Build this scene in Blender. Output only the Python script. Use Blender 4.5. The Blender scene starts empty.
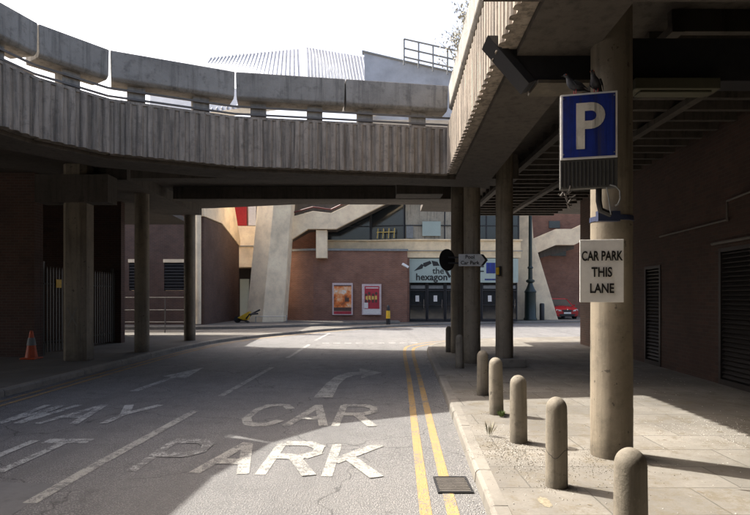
import bpy, math, random
from mathutils import Vector, Matrix
random.seed(7)
S = bpy.context.scene
COL = S.collection
PI = math.pi
# ------------------------------------------------------------------ camera
F = 560.0; HZ = 297.0; CH = 1.75          # focal length in photo pixels, horizon row, eye height
cam_d = bpy.data.cameras.new('camera'); cam = bpy.data.objects.new('camera', cam_d); COL.objects.link(cam)
cam.location = (0, 0, CH); cam.rotation_euler = (PI/2, 0, 0)
cam_d.sensor_width = 36; cam_d.lens = 36*F/750; cam_d.shift_y = (HZ-257.5)/750
cam_d.clip_start = 0.05; cam_d.clip_end = 2000
S.camera = cam
# ------------------------------------------------------------------ light
SUN_EL = math.radians(51); SUN_DIR = Vector((-0.857, 0.515, 0)).normalized()
w = bpy.data.worlds.new('World'); S.world = w; w.use_nodes = True
nt = w.node_tree; bg = nt.nodes['Background']
sky = nt.nodes.new('ShaderNodeTexSky'); sky.sky_type = 'NISHITA'; sky.sun_disc = False
sky.sun_elevation = SUN_EL; sky.sun_rotation = math.atan2(SUN_DIR.x, SUN_DIR.y)
sky.air_density = 0.95; sky.dust_density = 7.5; sky.ozone_density = 0.5
nt.links.new(sky.outputs[0], bg.inputs[0]); bg.inputs[1].default_value = 0.15
sd = bpy.data.lights.new('sun', 'SUN'); sun = bpy.data.objects.new('sun', sd); COL.objects.link(sun)
sd.energy = 3.7; sd.angle = math.radians(0.5); sd.color = (1.0, 0.95, 0.86)
to_sun = Vector((SUN_DIR.x*math.cos(SUN_EL), SUN_DIR.y*math.cos(SUN_EL), math.sin(SUN_EL)))
sun.rotation_euler = to_sun.to_track_quat('Z', 'Y').to_euler(); sun.location = (-10, 8, 20)
S.view_settings.view_transform = 'Standard'; S.view_settings.look = 'None'
S.view_settings.exposure = 1.42; S.view_settings.gamma = 1.0
S.render.engine = 'CYCLES'
S.cycles.max_bounces = 8; S.cycles.diffuse_bounces = 5; S.cycles.use_denoising = True
# ------------------------------------------------------------------ material helpers
class NT:
    def __init__(s, name):
        s.m = bpy.data.materials.new(name); s.m.use_nodes = True
        s.t = s.m.node_tree; s.b = s.t.nodes['Principled BSDF']
    def n(s, typ, **kw):
        x = s.t.nodes.new(typ)
        for k, v in kw.items():
            if k in x.inputs: x.inputs[k].default_value = v
            else: setattr(x, k, v)
        return x
    def l(s, a, b): s.t.links.new(a, b)
    def coord(s, kind='Object'):
        tc = s.n('ShaderNodeTexCoord'); oi = s.n('ShaderNodeObjectInfo')
        if kind == 'UV': return tc.outputs['UV']
        va = s.n('ShaderNodeVectorMath', operation='ADD'); mu = s.n('ShaderNodeMath', operation='MULTIPLY'); mu.inputs[1].default_value = 37
        s.l(oi.outputs['Random'], mu.inputs[0]); s.l(tc.outputs[kind], va.inputs[0]); s.l(mu.outputs[0], va.inputs[1])
        return va.outputs[0]
    def noise(s, vec, scale, detail=6, rough=.6, stretch=None):
        if stretch:
            mp = s.n('ShaderNodeMapping'); mp.inputs['Scale'].default_value = stretch; s.l(vec, mp.inputs[0]); vec = mp.outputs[0]
        x = s.n('ShaderNodeTexNoise', Scale=scale, Detail=detail, Roughness=rough); s.l(vec, x.inputs['Vector']); return x.outputs[0]
    def ramp(s, fac, stops):
        r = s.n('ShaderNodeValToRGB'); e = r.color_ramp.elements
        while len(e) < len(stops): e.new(.5)
        for el, (p, c) in zip(e, stops):
            el.position = p; el.color = (*c, 1) if isinstance(c, tuple) else (c, c, c, 1)
        s.l(fac, r.inputs[0]); return r.outputs[0]
    def mix(s, a, b, fac, blend='MIX'):
        x = s.n('ShaderNodeMix', data_type='RGBA', blend_type=blend)
        for v, i in ((fac, 0), (a, 6), (b, 7)):
            if hasattr(v, 'is_output'): s.l(v, x.inputs[i])
            elif isinstance(v, tuple): x.inputs[i].default_value = (*v, 1)
            else: x.inputs[i].default_value = v
        return x.outputs[2]
    def bump(s, h, strength, dist=.01, prev=None):
        b = s.n('ShaderNodeBump', Strength=strength, Distance=dist); s.l(h, b.inputs['Height'])
        if prev is not None: s.l(prev, b.inputs['Normal'])
        return b.outputs[0]
    def done(s, col=None, rough=None, normal=None, metal=None, spec=None):
        for v, k in ((col, 'Base Color'), (rough, 'Roughness'), (metal, 'Metallic'), (spec, 'Specular IOR Level')):
            if v is None: continue
            if hasattr(v, 'is_output'): s.l(v, s.b.inputs[k])
            elif isinstance(v, tuple): s.b.inputs[k].default_value = (*v, 1)
            else: s.b.inputs[k].default_value = v
        if normal is not None: s.l(normal, s.b.inputs['Normal'])
        return s.m
def k(c, f): return tuple(min(1, x*f) for x in c)
def concrete(name, c, stain=.55, streak=True, rough=.85, bump=.35, grime=0):
    m = NT(name); v = m.coord()
    big = m.noise(v, 1.1, 8, .65); fine = m.noise(v, 34, 5, .7); mid = m.noise(v, 7, 6, .7)
    col = m.ramp(big, [(.3, k(c, .72)), (.5, c), (.72, k(c, 1.22))])
    col = m.mix(col, k(c, stain), m.ramp(mid, [(.52, 0.), (.72, .8)]))
    if streak:
        st = m.noise(v, 3.2, 6, .65, (2.6, 2.6, .16))
        hv = streak == 'heavy'
        col = m.mix(col, k(c, .38), m.ramp(st, [(.5-.04*hv, 0.), (.7-.08*hv, .75+.1*hv)]))
        if hv:
            s2 = m.noise(v, 9, 6, .7, (1.5, 1.5, .1)); col = m.mix(col, (.05, .045, .038), m.ramp(s2, [(.52, 0.), (.68, .6)])); col = m.mix(col, k(c, 1.5), m.ramp(m.noise(v, 6, 8, .8), [(.6, 0.), (.72, .5)]))
    col = m.mix(col, k(c, 1.35), m.ramp(fine, [(.58, 0.), (.75, .55)]))
    if grime:      # splash dirt and green algae near the ground, ragged edge
        tc = m.n('ShaderNodeTexCoord'); sx = m.n('ShaderNodeSeparateXYZ'); m.l(tc.outputs['Object'], sx.inputs[0])
        ad = m.n('ShaderNodeMath', operation='MULTIPLY_ADD'); ad.inputs[1].default_value = 1/grime; m.l(sx.outputs[2], ad.inputs[0]); m.l(m.noise(v, 5, 8, .75), ad.inputs[2])
        col = m.mix(k(c, .38), col, m.ramp(ad.outputs[0], [(.45, .15), (.85, 1.)]))
        chip = m.noise(v, 13, 3, .5); col = m.mix(col, k(c, .3), m.ramp(chip, [(.68, 0.), (.71, .8)]))
    h = m.mix(fine, mid, .4)
    return m.done(col, rough, m.bump(h, bump, .012))
def plain(name, c, rough=.5, metal=0, wear=.25, scale=9):
    m = NT(name); v = m.coord()
    col = m.ramp(m.noise(v, scale, 6, .65), [(.3, k(c, 1-wear)), (.6, c), (.8, k(c, 1+wear*.6))])
    return m.done(col, rough, None, metal)
def brick(name, c1, c2, mortar, bump=.6):
    m = NT(name); uv = m.coord('UV'); v = m.coord()
    b = m.n('ShaderNodeTexBrick', Scale=1.0); b.inputs['Mortar Size'].default_value = .006; b.inputs['Mortar Smooth'].default_value = .3
    b.inputs['Brick Width'].default_value = .225; b.inputs['Row Height'].default_value = .075; b.inputs['Bias'].default_value = -.1
    for i, c in (('Color1', c1), ('Color2', c2), ('Mortar', mortar)): b.inputs[i].default_value = (*c, 1)
    m.l(uv, b.inputs['Vector'])
    col = m.mix(b.outputs[0], k(c1, .45), m.ramp(m.noise(v, .9, 8, .7), [(.45, 0.), (.75, .75)]))
    col = m.mix(col, (.33, .3, .28), m.ramp(m.noise(v, 3.0, 8, .75, (1.6, 1.6, .3)), [(.63, 0.), (.8, .3)]))
    inv = m.n('ShaderNodeMath', operation='SUBTRACT'); inv.inputs[0].default_value = 1; m.l(b.outputs['Fac'], inv.inputs[1])
    return m.done(col, .85, m.bump(inv.outputs[0], bump, .006))
def glass_dark(name, c=(.02, .025, .028), rough=.06):
    m = NT(name); v = m.coord()
    r = m.ramp(m.noise(v, 2.5, 4), [(.3, rough), (.8, rough+.12)])
    return m.done(c, r, None, 0, .9)
def asphalt():
    m = NT('asphalt'); v = m.coord('Object')
    big = m.noise(v, .35, 8, .6); mid = m.noise(v, 2.2, 8, .7); fine = m.noise(v, 70, 3, .8)
    col = m.ramp(big, [(.3, (.155, .155, .16)), (.7, (.245, .24, .238))])
    col = m.mix(col, (.13, .127, .127), m.ramp(mid, [(.5, 0.), (.75, .7)]))
    vor = m.n('ShaderNodeTexVoronoi', Scale=60.0); m.l(v, vor.inputs['Vector'])
    sp = m.ramp(vor.outputs['Distance'], [(.0, (.66, .63, .59)), (.3, (.30, .29, .28)), (.55, (.05, .05, .05))])
    col = m.mix(col, sp, .48)
    v2 = m.n('ShaderNodeTexVoronoi', Scale=26.0); m.l(v, v2.inputs['Vector']); pit = m.ramp(m.noise(v, 30, 6, .85), [(.56, 0.), (.64, .75)]); col = m.mix(col, (.05, .05, .052), pit)
    col = m.mix(col, (.36, .35, .32), m.ramp(fine, [(.6, 0.), (.75, .5)]))
    trk = m.noise(v, .9, 4, .6, (1.5, .06, 1)); col = m.mix(col, (.12, .118, .118), m.ramp(trk, [(.5, 0.), (.68, .55)]))
    oil = m.noise(v, 1.7, 5, .6); col = m.mix(col, (.06, .058, .057), m.ramp(oil, [(.64, 0.), (.74, .6)]))
    # crack lines
    dv = m.n('ShaderNodeVectorMath', operation='ADD'); ns = m.n('ShaderNodeTexNoise', Scale=1.4, Detail=5.0); m.l(v, ns.inputs['Vector'])
    m.l(v, dv.inputs[0]); m.l(ns.outputs['Color'], dv.inputs[1])
    cr = m.n('ShaderNodeTexVoronoi', Scale=.42, feature='DISTANCE_TO_EDGE'); m.l(dv.outputs[0], cr.inputs['Vector'])
    crm = m.ramp(cr.outputs['Distance'], [(.0, .7), (.006, 0.)])
    col = m.mix(col, (.02, .02, .02), crm)
    h = m.ramp(vor.outputs['Distance'], [(.0, 1.), (.5, 0.)])
    n = m.bump(h, 1.0, .009); n = m.bump(mid, .3, .02, n)
    return m.done(col, m.ramp(mid, [(.3, .62), (.7, .8)]), n, None, .4)
def paint(name, c, wear=.5, under=(.17, .168, .165)):
    """thermoplastic road paint; wear = share worn through to the asphalt, in ragged flakes"""
    m = NT(name); v = m.coord('Object')
    n1 = m.noise(v, 2.2, 12, .78); n2 = m.noise(v, 55, 4, .8); n3 = m.noise(v, 14, 8, .8)
    a = m.mix(m.mix(n1, n3, .5), n2, .35)
    f = m.ramp(a, [(.56-.12*wear-.014, 1.), (.56-.12*wear+.014, 0.)])
    vor = m.n('ShaderNodeTexVoronoi', Scale=60.0); m.l(v, vor.inputs['Vector'])
    col = m.mix(k(c, .72), k(c, 1.08), m.noise(v, 6, 8, .7))
    col = m.mix(under, col, f)
    return m.done(col, .85, m.bump(m.ramp(vor.outputs['Distance'], [(.0, 1.), (.5, 0.)]), .8, .007), None, .2)
def paving(name, c, bw=.9, rh=.6):
    m = NT(name); uv = m.coord('UV'); v = m.coord('Object')
    b = m.n('ShaderNodeTexBrick', Scale=1.0); b.inputs['Mortar Size'].default_value = .007; b.inputs['Mortar Smooth'].default_value = .2
    b.inputs['Brick Width'].default_value = bw; b.inputs['Row Height'].default_value = rh
    for i, cc in (('Color1', k(c, .84)), ('Color2', k(c, 1.12)), ('Mortar', k(c, .42))): b.inputs[i].default_value = (*cc, 1)
    ds = m.n('ShaderNodeVectorMath', operation='ADD'); nn = m.n('ShaderNodeTexNoise', Scale=2.0, Detail=3.0); m.l(uv, nn.inputs['Vector'])
    sc = m.n('ShaderNodeVectorMath', operation='SCALE'); sc.inputs['Scale'].default_value = .03; m.l(nn.outputs['Color'], sc.inputs[0])
    m.l(uv, ds.inputs[0]); m.l(sc.outputs[0], ds.inputs[1]); m.l(ds.outputs[0], b.inputs['Vector'])
    big = m.noise(v, .7, 8, .65); fine = m.noise(v, 45, 4, .75); mid = m.noise(v, 4.5, 7, .75)
    col = m.mix(b.outputs[0], k(c, .5), m.ramp(big, [(.38, 0.), (.66, .8)]))
    col = m.mix(col, (.125, .105, .072), m.ramp(m.noise(v, 3.1, 10, .85), [(.5, 0.), (.6, .8)]))
    col = m.mix(col, (.5, .48, .44), m.ramp(m.noise(v, 11, 8, .8), [(.62, 0.), (.74, .65)]))
    col = m.mix(col, k(c, .45), m.ramp(fine, [(.56, 0.), (.72, .5)]))
    inv = m.n('ShaderNodeMath', operation='SUBTRACT'); inv.inputs[0].default_value = 1; m.l(b.outputs['Fac'], inv.inputs[1])
    n = m.bump(inv.outputs[0], .8, .008); n = m.bump(m.mix(fine, mid, .5), .5, .012, n)
    return m.done(col, .82, n)
M = dict(
    maroon=plain('maroon_rail', (.09, .015, .015), .5),
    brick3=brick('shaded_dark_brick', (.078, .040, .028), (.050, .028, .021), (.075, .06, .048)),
    asphalt=asphalt(),
    fascia=concrete('ribbed_concrete', (.33, .28, .225), .42, 'heavy'),
    planter=concrete('aggregate_concrete', (.28, .262, .235), .5, True, .9, .9),
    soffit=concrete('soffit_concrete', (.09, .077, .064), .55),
    column=concrete('column_concrete', (.215, .182, .135), .6, True, .7, .3, .9),
    bollard=concrete('bollard_concrete', (.215, .19, .15), .5, True, .8, .6, .45),
    cream=concrete('cream_concrete', (.86, .70, .49), .86, False, .8, .1),
    stone=concrete('sandstone_band', (.78, .62, .40), .88, False, .8, .1),
    kerbm=concrete('kerb_stone', (.21, .195, .17), .5, False, .85, .5),
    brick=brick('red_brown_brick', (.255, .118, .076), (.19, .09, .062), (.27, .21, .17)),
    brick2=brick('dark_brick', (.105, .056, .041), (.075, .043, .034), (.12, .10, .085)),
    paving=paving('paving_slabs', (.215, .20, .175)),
    paving2=paving('paving_slabs_shade_tone', (.15, .138, .122)),  # slab colour darkened in place of missing shade on the left pavement
    white=paint('white_road_paint', (.42, .41, .375), .42),
    white_worn_shade=paint('worn_white_paint_shade', (.50, .50, .48), .44), white_gone=paint('flaked_white_road_paint', (.50, .50, .48), .68),  # worn white coloured brighter for shaded markings, plain white duller for sunlit ones
    yellow=paint('yellow_road_paint', (.40, .27, .12), .28),
    black=plain('black_paint', (.018, .018, .02), .45), dark=plain('dark_steel', (.035, .035, .038), .5, .3),
    grey=plain('grey_paint', (.22, .23, .23), .55), galv=plain('galvanised_steel', (.30, .31, .32), .45, .6),
    louvre=plain('louvre_paint', (.035, .03, .028), .5), palisade=plain('palisade_steel', (.10, .095, .085), .5, .4),
    blue=concrete('blue_sign_face', (.012, .032, .24), .7, 'heavy', .45, .03), signw=plain('white_sign_face', (.90, .89, .86), .55, 0, .14, 6),
    cream_letter=concrete('weathered_white_letter', (.68, .65, .57), .75, 'heavy', .6, .03),
    letter=plain('black_letter', (.015, .015, .015), .5), orange=plain('orange_plastic', (.55, .085, .02), .45, 0, .3),
    yellowp=plain('yellow_plastic', (.72, .45, .03), .45), red=plain('red_metal', (.42, .02, .02), .35),
    glass=glass_dark('dark_glass'), reflection_glass=concrete('painted_reflection_glass', (.34, .30, .23), .6, True, .25, .02),  # pale pane: reflected concrete painted in as colour and streaks
    zinc=plain('zinc_roofing', (.40, .43, .48), .55, .1, .3, .6), signgreen=plain('pale_green_fascia_panel', (.36, .43, .39), .35, 0, .08, 2),
    carred=plain('red_car_paint', (.40, .015, .02), .25), rubber=plain('tyre_rubber', (.02, .02, .02), .85), chrome=plain('chrome', (.6, .6, .6), .15, .9),
    lens=plain('headlamp_lens', (.65, .65, .62), .15), plate=plain('number_plate', (.75, .75, .72), .4),
    leaf=plain('weed_leaf', (.09, .14, .03), .7, 0, .4), twig=plain('dry_twig', (.34, .32, .25), .8), pigeon=plain('pigeon_feathers', (.06, .065, .08), .6, 0, .5, 30),
    pigeon2=plain('dark_pigeon_feathers', (.035, .035, .042), .6, 0, .5, 30), debris=plain('pale_debris', (.62, .60, .56), .8, 0, .4, 20), grit=plain('dark_grit', (.17, .145, .11), .9, 0, .5, 30),
    tube=plain('pale_batten', (.085, .082, .055), .5, 0, .15), green=plain('dark_green_paint', (.02, .035, .03), .4),
    rust=plain('rusty_pipe', (.16, .145, .13), .7), void=plain('interior_shade_paint', (.02, .018, .018), .8),  # near-black colour stands in for the shade inside openings
    redl=plain('red_print', (.42, .03, .05), .5, 0, .25, 4), orangel=plain('orange_print', (.6, .2, .06), .5, 0, .6, 3), yell=plain('yellow_print', (.7, .5, .12), .5),
    brownl=plain('dark_print', (.09, .05, .04), .5), whitel=plain('white_print', (.75, .72, .68), .5, 0, .15), pinkw=plain('pink_frame', (.62, .5, .49), .5),
)
def poster_art():
    m = NT('poster_art'); v = m.coord('Object')
    col = m.ramp(m.noise(v, 1.9, 5, .6), [(.3, (.12, .05, .03)), (.45, (.70, .17, .03)), (.55, (.80, .42, .2)), (.66, (.75, .72, .66))])
    return m.done(col, .5)
M['poster_art'] = poster_art()
patch_mat = concrete('dark_asphalt_patch', (.13, .13, .132), .7, False, .75, .6)
# ------------------------------------------------------------------ geometry helpers
class MB:
    def __init__(s): s.v = []; s.f = []
    def add(s, vs, fs):
        o = len(s.v); s.v += [tuple(p) for p in vs]; s.f += [tuple(i+o for i in f) for f in fs]; return s
    def box(s, x0, y0, z0, x1, y1, z1):
        return s.prism([(x0, y0), (x1, y0), (x1, y1), (x0, y1)], z0, z1)
    def prism(s, poly, z0, z1):
        a = sum(poly[i][0]*poly[(i+1) % len(poly)][1]-poly[(i+1) % len(poly)][0]*poly[i][1] for i in range(len(poly)))
        if a < 0: poly = poly[::-1]
        n = len(poly)
        vs = [(p[0], p[1], z0) for p in poly]+[(p[0], p[1], z1) for p in poly]
        return s.add(vs, [tuple(range(n))[::-1], tuple(range(n, 2*n))]+[(i, (i+1) % n, n+(i+1) % n, n+i) for i in range(n)])
    def extr(s, pts, d):
        """closed polygon of 3-D points extruded along vector d"""
        n = len(pts); pts = [Vector(p) for p in pts]; d = Vector(d)
        nrm = Vector((0, 0, 0))
        for i in range(n): nrm += pts[i].cross(pts[(i+1) % n])
        if nrm.dot(d) > 0: pts = pts[::-1]
        return s.add(pts+[p+d for p in pts], [tuple(range(n)), tuple(range(n, 2*n))[::-1]]+[((i+1) % n, i, n+i, n+(i+1) % n) for i in range(n)])
    def obox(s, c, ax, ay, hx, hy, z0, z1):
        ax = Vector(ax).normalized(); ay = Vector(ay).normalized()
        p = [(c[0]+sx*hx*ax.x+sy*hy*ay.x, c[1]+sx*hx*ax.y+sy*hy*ay.y) for sx, sy in ((-1, -1), (1, -1), (1, 1), (-1, 1))]
        return s.prism(p, z0, z1)
    def bar(s, a, b, wd, ht, up=(0, 0, 1)):
        a = Vector(a); b = Vector(b); d = (b-a).normalized(); u = Vector(up)
        if abs(d.dot(u)) > .99: u = Vector((0, 1, 0))
        r = d.cross(u).normalized()*wd/2; t = r.cross(d).normalized()*ht/2
        return s.extr([a-r-t, a+r-t, a+r+t, a-r+t], b-a)
    def tube(s, path, r, n=10, caps=True):
        P = [Vector(p) for p in path]; R = r if isinstance(r, (list, tuple)) else [r]*len(P)
        vs = []; prev = None
        for i, p in enumerate(P):
            d = (P[min(i+1, len(P)-1)]-P[max(i-1, 0)]).normalized()
            if prev is None: u = d.orthogonal().normalized()
            else: u = (prev-d*prev.dot(d)).normalized()
            prev = u; v = d.cross(u)
            for j in range(n):
                a = 2*PI*j/n; vs.append(p+(u*math.cos(a)+v*math.sin(a))*R[i])
        fs = [(i*n+j, i*n+(j+1) % n, (i+1)*n+(j+1) % n, (i+1)*n+j) for i in range(len(P)-1) for j in range(n)]
        if caps: fs += [tuple(range(n))[::-1], tuple(range((len(P)-1)*n, len(P)*n))]
        return s.add(vs, fs)
    def lathe(s, c, prof, n=32, sq=1.0):
        """prof: (radius, z) from bottom to top"""
        vs = [(c[0]+r*math.cos(2*PI*j/n), c[1]+r*sq*math.sin(2*PI*j/n), c[2]+z) for r, z in prof for j in range(n)]
        fs = [(i*n+j, i*n+(j+1) % n, (i+1)*n+(j+1) % n, (i+1)*n+j) for i in range(len(prof)-1) for j in range(n)]
        fs += [tuple(range(n))[::-1], tuple(range((len(prof)-1)*n, len(prof)*n))]
        return s.add(vs, fs)
    def build(s, name, mat, parent=None, smooth=False, bevel=0, label=None):
        me = bpy.data.meshes.new(name)
        off = Vector(parent.matrix_basis.translation) if parent else Vector((0, 0, 0))
        pp = parent.parent if parent else None
        if pp: off += Vector(pp.matrix_basis.translation)
        me.from_pydata([Vector(v)-off for v in s.v], [], s.f); me.update()
        me.materials.append(M[mat] if isinstance(mat, str) else mat)
        uv = me.uv_layers.new(name='UVMap')
        for p in me.polygons:
            n = p.normal
            if abs(n.z) > .7: ux, uy = Vector((1, 0, 0)), Vector((0, 1, 0))
            else: ux = Vector((-n.y, n.x, 0)).normalized(); uy = Vector((0, 0, 1))
            for li in p.loop_indices:
                co = me.vertices[me.loops[li].vertex_index].co+off
                uv.data[li].uv = (co.dot(ux), co.dot(uy))
            p.use_smooth = smooth
        o = bpy.data.objects.new(name, me); COL.objects.link(o)
        if parent: o.parent = parent
        if bevel:
            b = o.modifiers.new('bevel', 'BEVEL'); b.width = bevel; b.segments = 2; b.limit_method = 'ANGLE'; b.angle_limit = math.radians(35)
        if smooth: 
            try: me.set_sharp_from_angle(angle=math.radians(42))
            except Exception: pass
        if label: o['label'] = label
        return o
def tag(o, label, cat, group=None):
    o['label'] = label; o['category'] = cat
    if group: o['group'] = group
    return o
def thing(name, label, cat, loc=(0, 0, 0), group=None):
    o = bpy.data.objects.new(name, None); o.empty_display_size = .2; COL.objects.link(o); o.location = loc
    return tag(o, label, cat, group)
def struct(o, kind='structure'): o['kind'] = kind; return o
def dup(root, loc, label, rotz=None):
    def cp(o, par):
        c = o.copy(); COL.objects.link(c); c.parent = par
        for ch in list(o.children): cp(ch, c)
        return c
    r = cp(root, None); r.location = loc; r['label'] = label
    if rotz is not None: r.rotation_euler = (0, 0, rotz)
    return r
def at(px, py, Y): return Vector(((px-375)/F*Y, Y, CH+(HZ-py)/F*Y))       # a measured photo point at its real distance Y
def gnd(px, py, z=0):
    Y = F*(CH-z)/(py-HZ); return Vector(((px-375)/F*Y, Y, z))
def text_mesh(name, s, size, mat, loc, rot, parent=None, sx=1, extr=.004, align='CENTER', bold=0, spacing=1):
    cu = bpy.data.curves.new(name, 'FONT'); cu.body = s; cu.size = size; cu.extrude = extr; cu.align_x = align; cu.offset = bold; cu.space_character = spacing
    cu.resolution_u = 4
    t = bpy.data.objects.new(name+'_tmp', cu); COL.objects.link(t)
    dg = bpy.context.evaluated_depsgraph_get(); me = bpy.data.meshes.new_from_object(t.evaluated_get(dg))
    bpy.data.objects.remove(t); me.materials.clear(); me.materials.append(M[mat])
    mt = Matrix.Translation(loc) @ rot @ Matrix.Diagonal((sx, 1, 1, 1))
    off = Vector(parent.location) if parent else Vector((0, 0, 0))
    if parent and parent.parent: off += Vector(parent.parent.location)
    me.transform(Matrix.Translation(-off) @ mt)
    o = bpy.data.objects.new(name, me); COL.objects.link(o); o.parent = parent
    return o
# ================================================================== GROUND, ROAD, PAVEMENTS
def ribbon(pts, wl, wr, z):
    """flat ribbon to the left (wl) and right (wr) of a polyline"""
    P = [Vector((p[0], p[1])) for p in pts]; L = []; R = []
    for i, p in enumerate(P):
        d = (P[min(i+1, len(P)-1)]-P[max(i-1, 0)]).normalized(); n = Vector((-d.y, d.x))
        L.append((*(p+n*wl), z)); R.append((*(p-n*wr), z))
    n = len(P); return L+R, [(i, n+i, n+i+1, i+1) for i in range(n-1)]
def smooth_line(pts, per=6):
    P = [Vector((p[0], p[1])) for p in pts]; out = []
    for i in range(len(P)-1):
        p0 = P[max(i-1, 0)]; p1 = P[i]; p2 = P[i+1]; p3 = P[min(i+2, len(P)-1)]
        for t in range(per):
            t /= per
            out.append(.5*((2*p1)+(p2-p0)*t+(2*p0-5*p1+4*p2-p3)*t*t+(3*p1-p0-3*p2+p3)*t**3))
    out.append(P[-1]); return [(p.x, p.y) for p in out]
def shift(pts, d):
    P = [Vector(p) for p in pts]; out = []
    for i, p in enumerate(P):
        t = (P[min(i+1, len(P)-1)]-P[max(i-1, 0)]).normalized(); out.append((p.x-t.y*d, p.y+t.x*d))
    return out
g = MB(); g.add([(-600, -600, -.03), (600, -600, -.03), (600, 900, -.03), (-600, 900, -.03)], [(0, 1, 2, 3)])
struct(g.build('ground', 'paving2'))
g = MB(); g.add([(-60, -40, 0), (90, -40, 0), (90, 60, 0), (-60, 60, 0)], [(0, 1, 2, 3)])
struct(g.build('road', 'asphalt'))
RK = smooth_line([(.60, -12), (.75, 1), (.88, 4.2), (1.11, 8.1), (1.38, 13), (1.62, 17.5), (1.95, 19.4), (2.9, 21.1), (4.6, 22.2), (8, 23), (14, 24.1), (40, 29)])
LK = smooth_line([(-6.5, -12), (-6.5, 6), (-6.5, 10), (-6.5, 14), (-6.4, 18), (-6.0, 21.3), (-5.2, 23.7), (-3.6, 26.8), (-1.6, 30.0), (1.5, 33.0), (5, 35.6), (15, 39), (40, 46)])
g = MB(); g.prism([p for p in shift(RK, -.15)]+[(40, -12)], -.02, .12); struct(g.build('pavement', 'paving'))
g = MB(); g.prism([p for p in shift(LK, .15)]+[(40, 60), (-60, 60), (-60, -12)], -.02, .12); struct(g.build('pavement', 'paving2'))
def kerb(line, side, L=.91, name='kerb'):
    # individual stones, small joints, slightly uneven
    P = [Vector(p) for p in line]; m = MB(); acc = [0]
    for a, b in zip(P, P[1:]): acc.append(acc[-1]+(b-a).length)
    def pt(s):
        for i in range(len(P)-1):
            if s <= acc[i+1]: return P[i].lerp(P[i+1], (s-acc[i])/(acc[i+1]-acc[i]))
        return P[-1]
    s = 0
    while s < acc[-1]-.1:
        a = pt(s+.004); b = pt(min(s+L-.004, acc[-1])); d = (b-a).normalized(); n = Vector((-d.y, d.x))*side
        j = random.uniform(-.006, .006); q = .148
        z = .124+random.uniform(-.004, .003)
        prof = [(0+j, -.02), (.01+j, z-.03), (.022+j, z-.01), (.045+j, z), (q, z), (q, -.02)]
        vs = [(*(a+n*o_), zz) for o_, zz in prof]; m.extr(vs, (*(b-a), 0)); s += L
    return m
struct(kerb(RK, -1).build('kerb', 'kerbm')); struct(kerb(LK, 1).build('kerb', 'kerbm'))
# raised terrace in front of the theatre, left
g = MB(); g.prism([(-40, 27.6), (-9, 28.2), (-6.5, 28.9), (-4.4, 30.6), (-1.2, 33.0), (1.5, 34.6), (1.5, 40), (-40, 40)], .12, .25)
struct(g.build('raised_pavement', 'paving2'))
g = MB(); g.extr([(-40, 27.5, .13), (-9, 28.1, .13), (-6.45, 28.8, .13), (-4.35, 30.5, .13), (-1.15, 32.9, .13), (1.55, 34.5, .13), (1.55, 34.6, .13), (-1.2, 33.02, .13), (-4.4, 30.62, .13), (-6.5, 28.92, .13), (-9, 28.22, .13), (-40, 27.62, .13)], (0, 0, .126))
struct(g.build('kerb', 'kerbm'))
# ---- painted markings
def sheet(name, line, wd, mat, z=.004):
    m = MB(); m.add(*ribbon(line, wd/2, wd/2, z)); return struct(m.build(name, mat))
sheet('yellow_line', smooth_line([(.14, -3), (.41, 4.5), (.72, 11.8), (.97, 18.3), (1.35, 20.3), (2.4, 21.95), (4.2, 23.0), (7.6, 23.8), (13, 24.9), (30, 28.2)]), .10, 'yellow')
sheet('yellow_line', smooth_line([(.36, -3), (.63, 4.5), (.95, 11.8), (1.23, 18.1), (1.6, 19.9), (2.65, 21.5), (4.4, 22.6), (7.8, 23.4), (13.2, 24.5), (30, 27.8)]), .10, 'yellow')
sheet('yellow_line', shift(LK, -.24)[:70], .09, 'yellow'); sheet('yellow_line', shift(LK, -.48)[:70], .09, 'yellow')
sheet('lane_line', [(-2.93, 4.75), (-2.9, 5.8), (-2.76, 8.6)], .13, 'white')
sheet('lane_line', [(-2.72, 9.9), (-2.56, 13.9)], .12, 'white'); sheet('lane_line', [(-2.52, 16.1), (-2.42, 20.6)], .12, 'white_worn_shade')
sheet('lane_line', [(-2.4, 22.6), (-2.2, 27.0)], .12, 'white_worn_shade')
for i in range(9):   # give-way dashes at the mouth of the lane
    x = -2.0+i*.42
    sheet('give_way_line', [(x, 21.2+.02*i), (x+.26, 21.2+.02*i)], .2, 'white_worn_shade')
def arrow(pts, z=.004, mat='white'):
    m = MB(); m.add([(x, y, z) for x, y in pts], [tuple(range(len(pts)))]); return struct(m.build('lane_arrow', mat))
arrow([(-4.56, 10.4), (-4.40, 10.4), (-4.33, 12.2), (-4.08, 12.1), (-4.25, 13.9), (-4.68, 12.35), (-4.45, 12.25)], mat='white_worn_shade')
arrow([(-1.07, 9.75), (-.74, 9.75), (-.72, 11.2), (-.62, 12.1), (-.42, 12.55), (-.30, 12.6), (-.30, 12.05), (.16, 12.95), (-.38, 13.75), (-.36, 13.1), (-.62, 12.98), (-.86, 12.4), (-.98, 11.4)])
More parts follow.
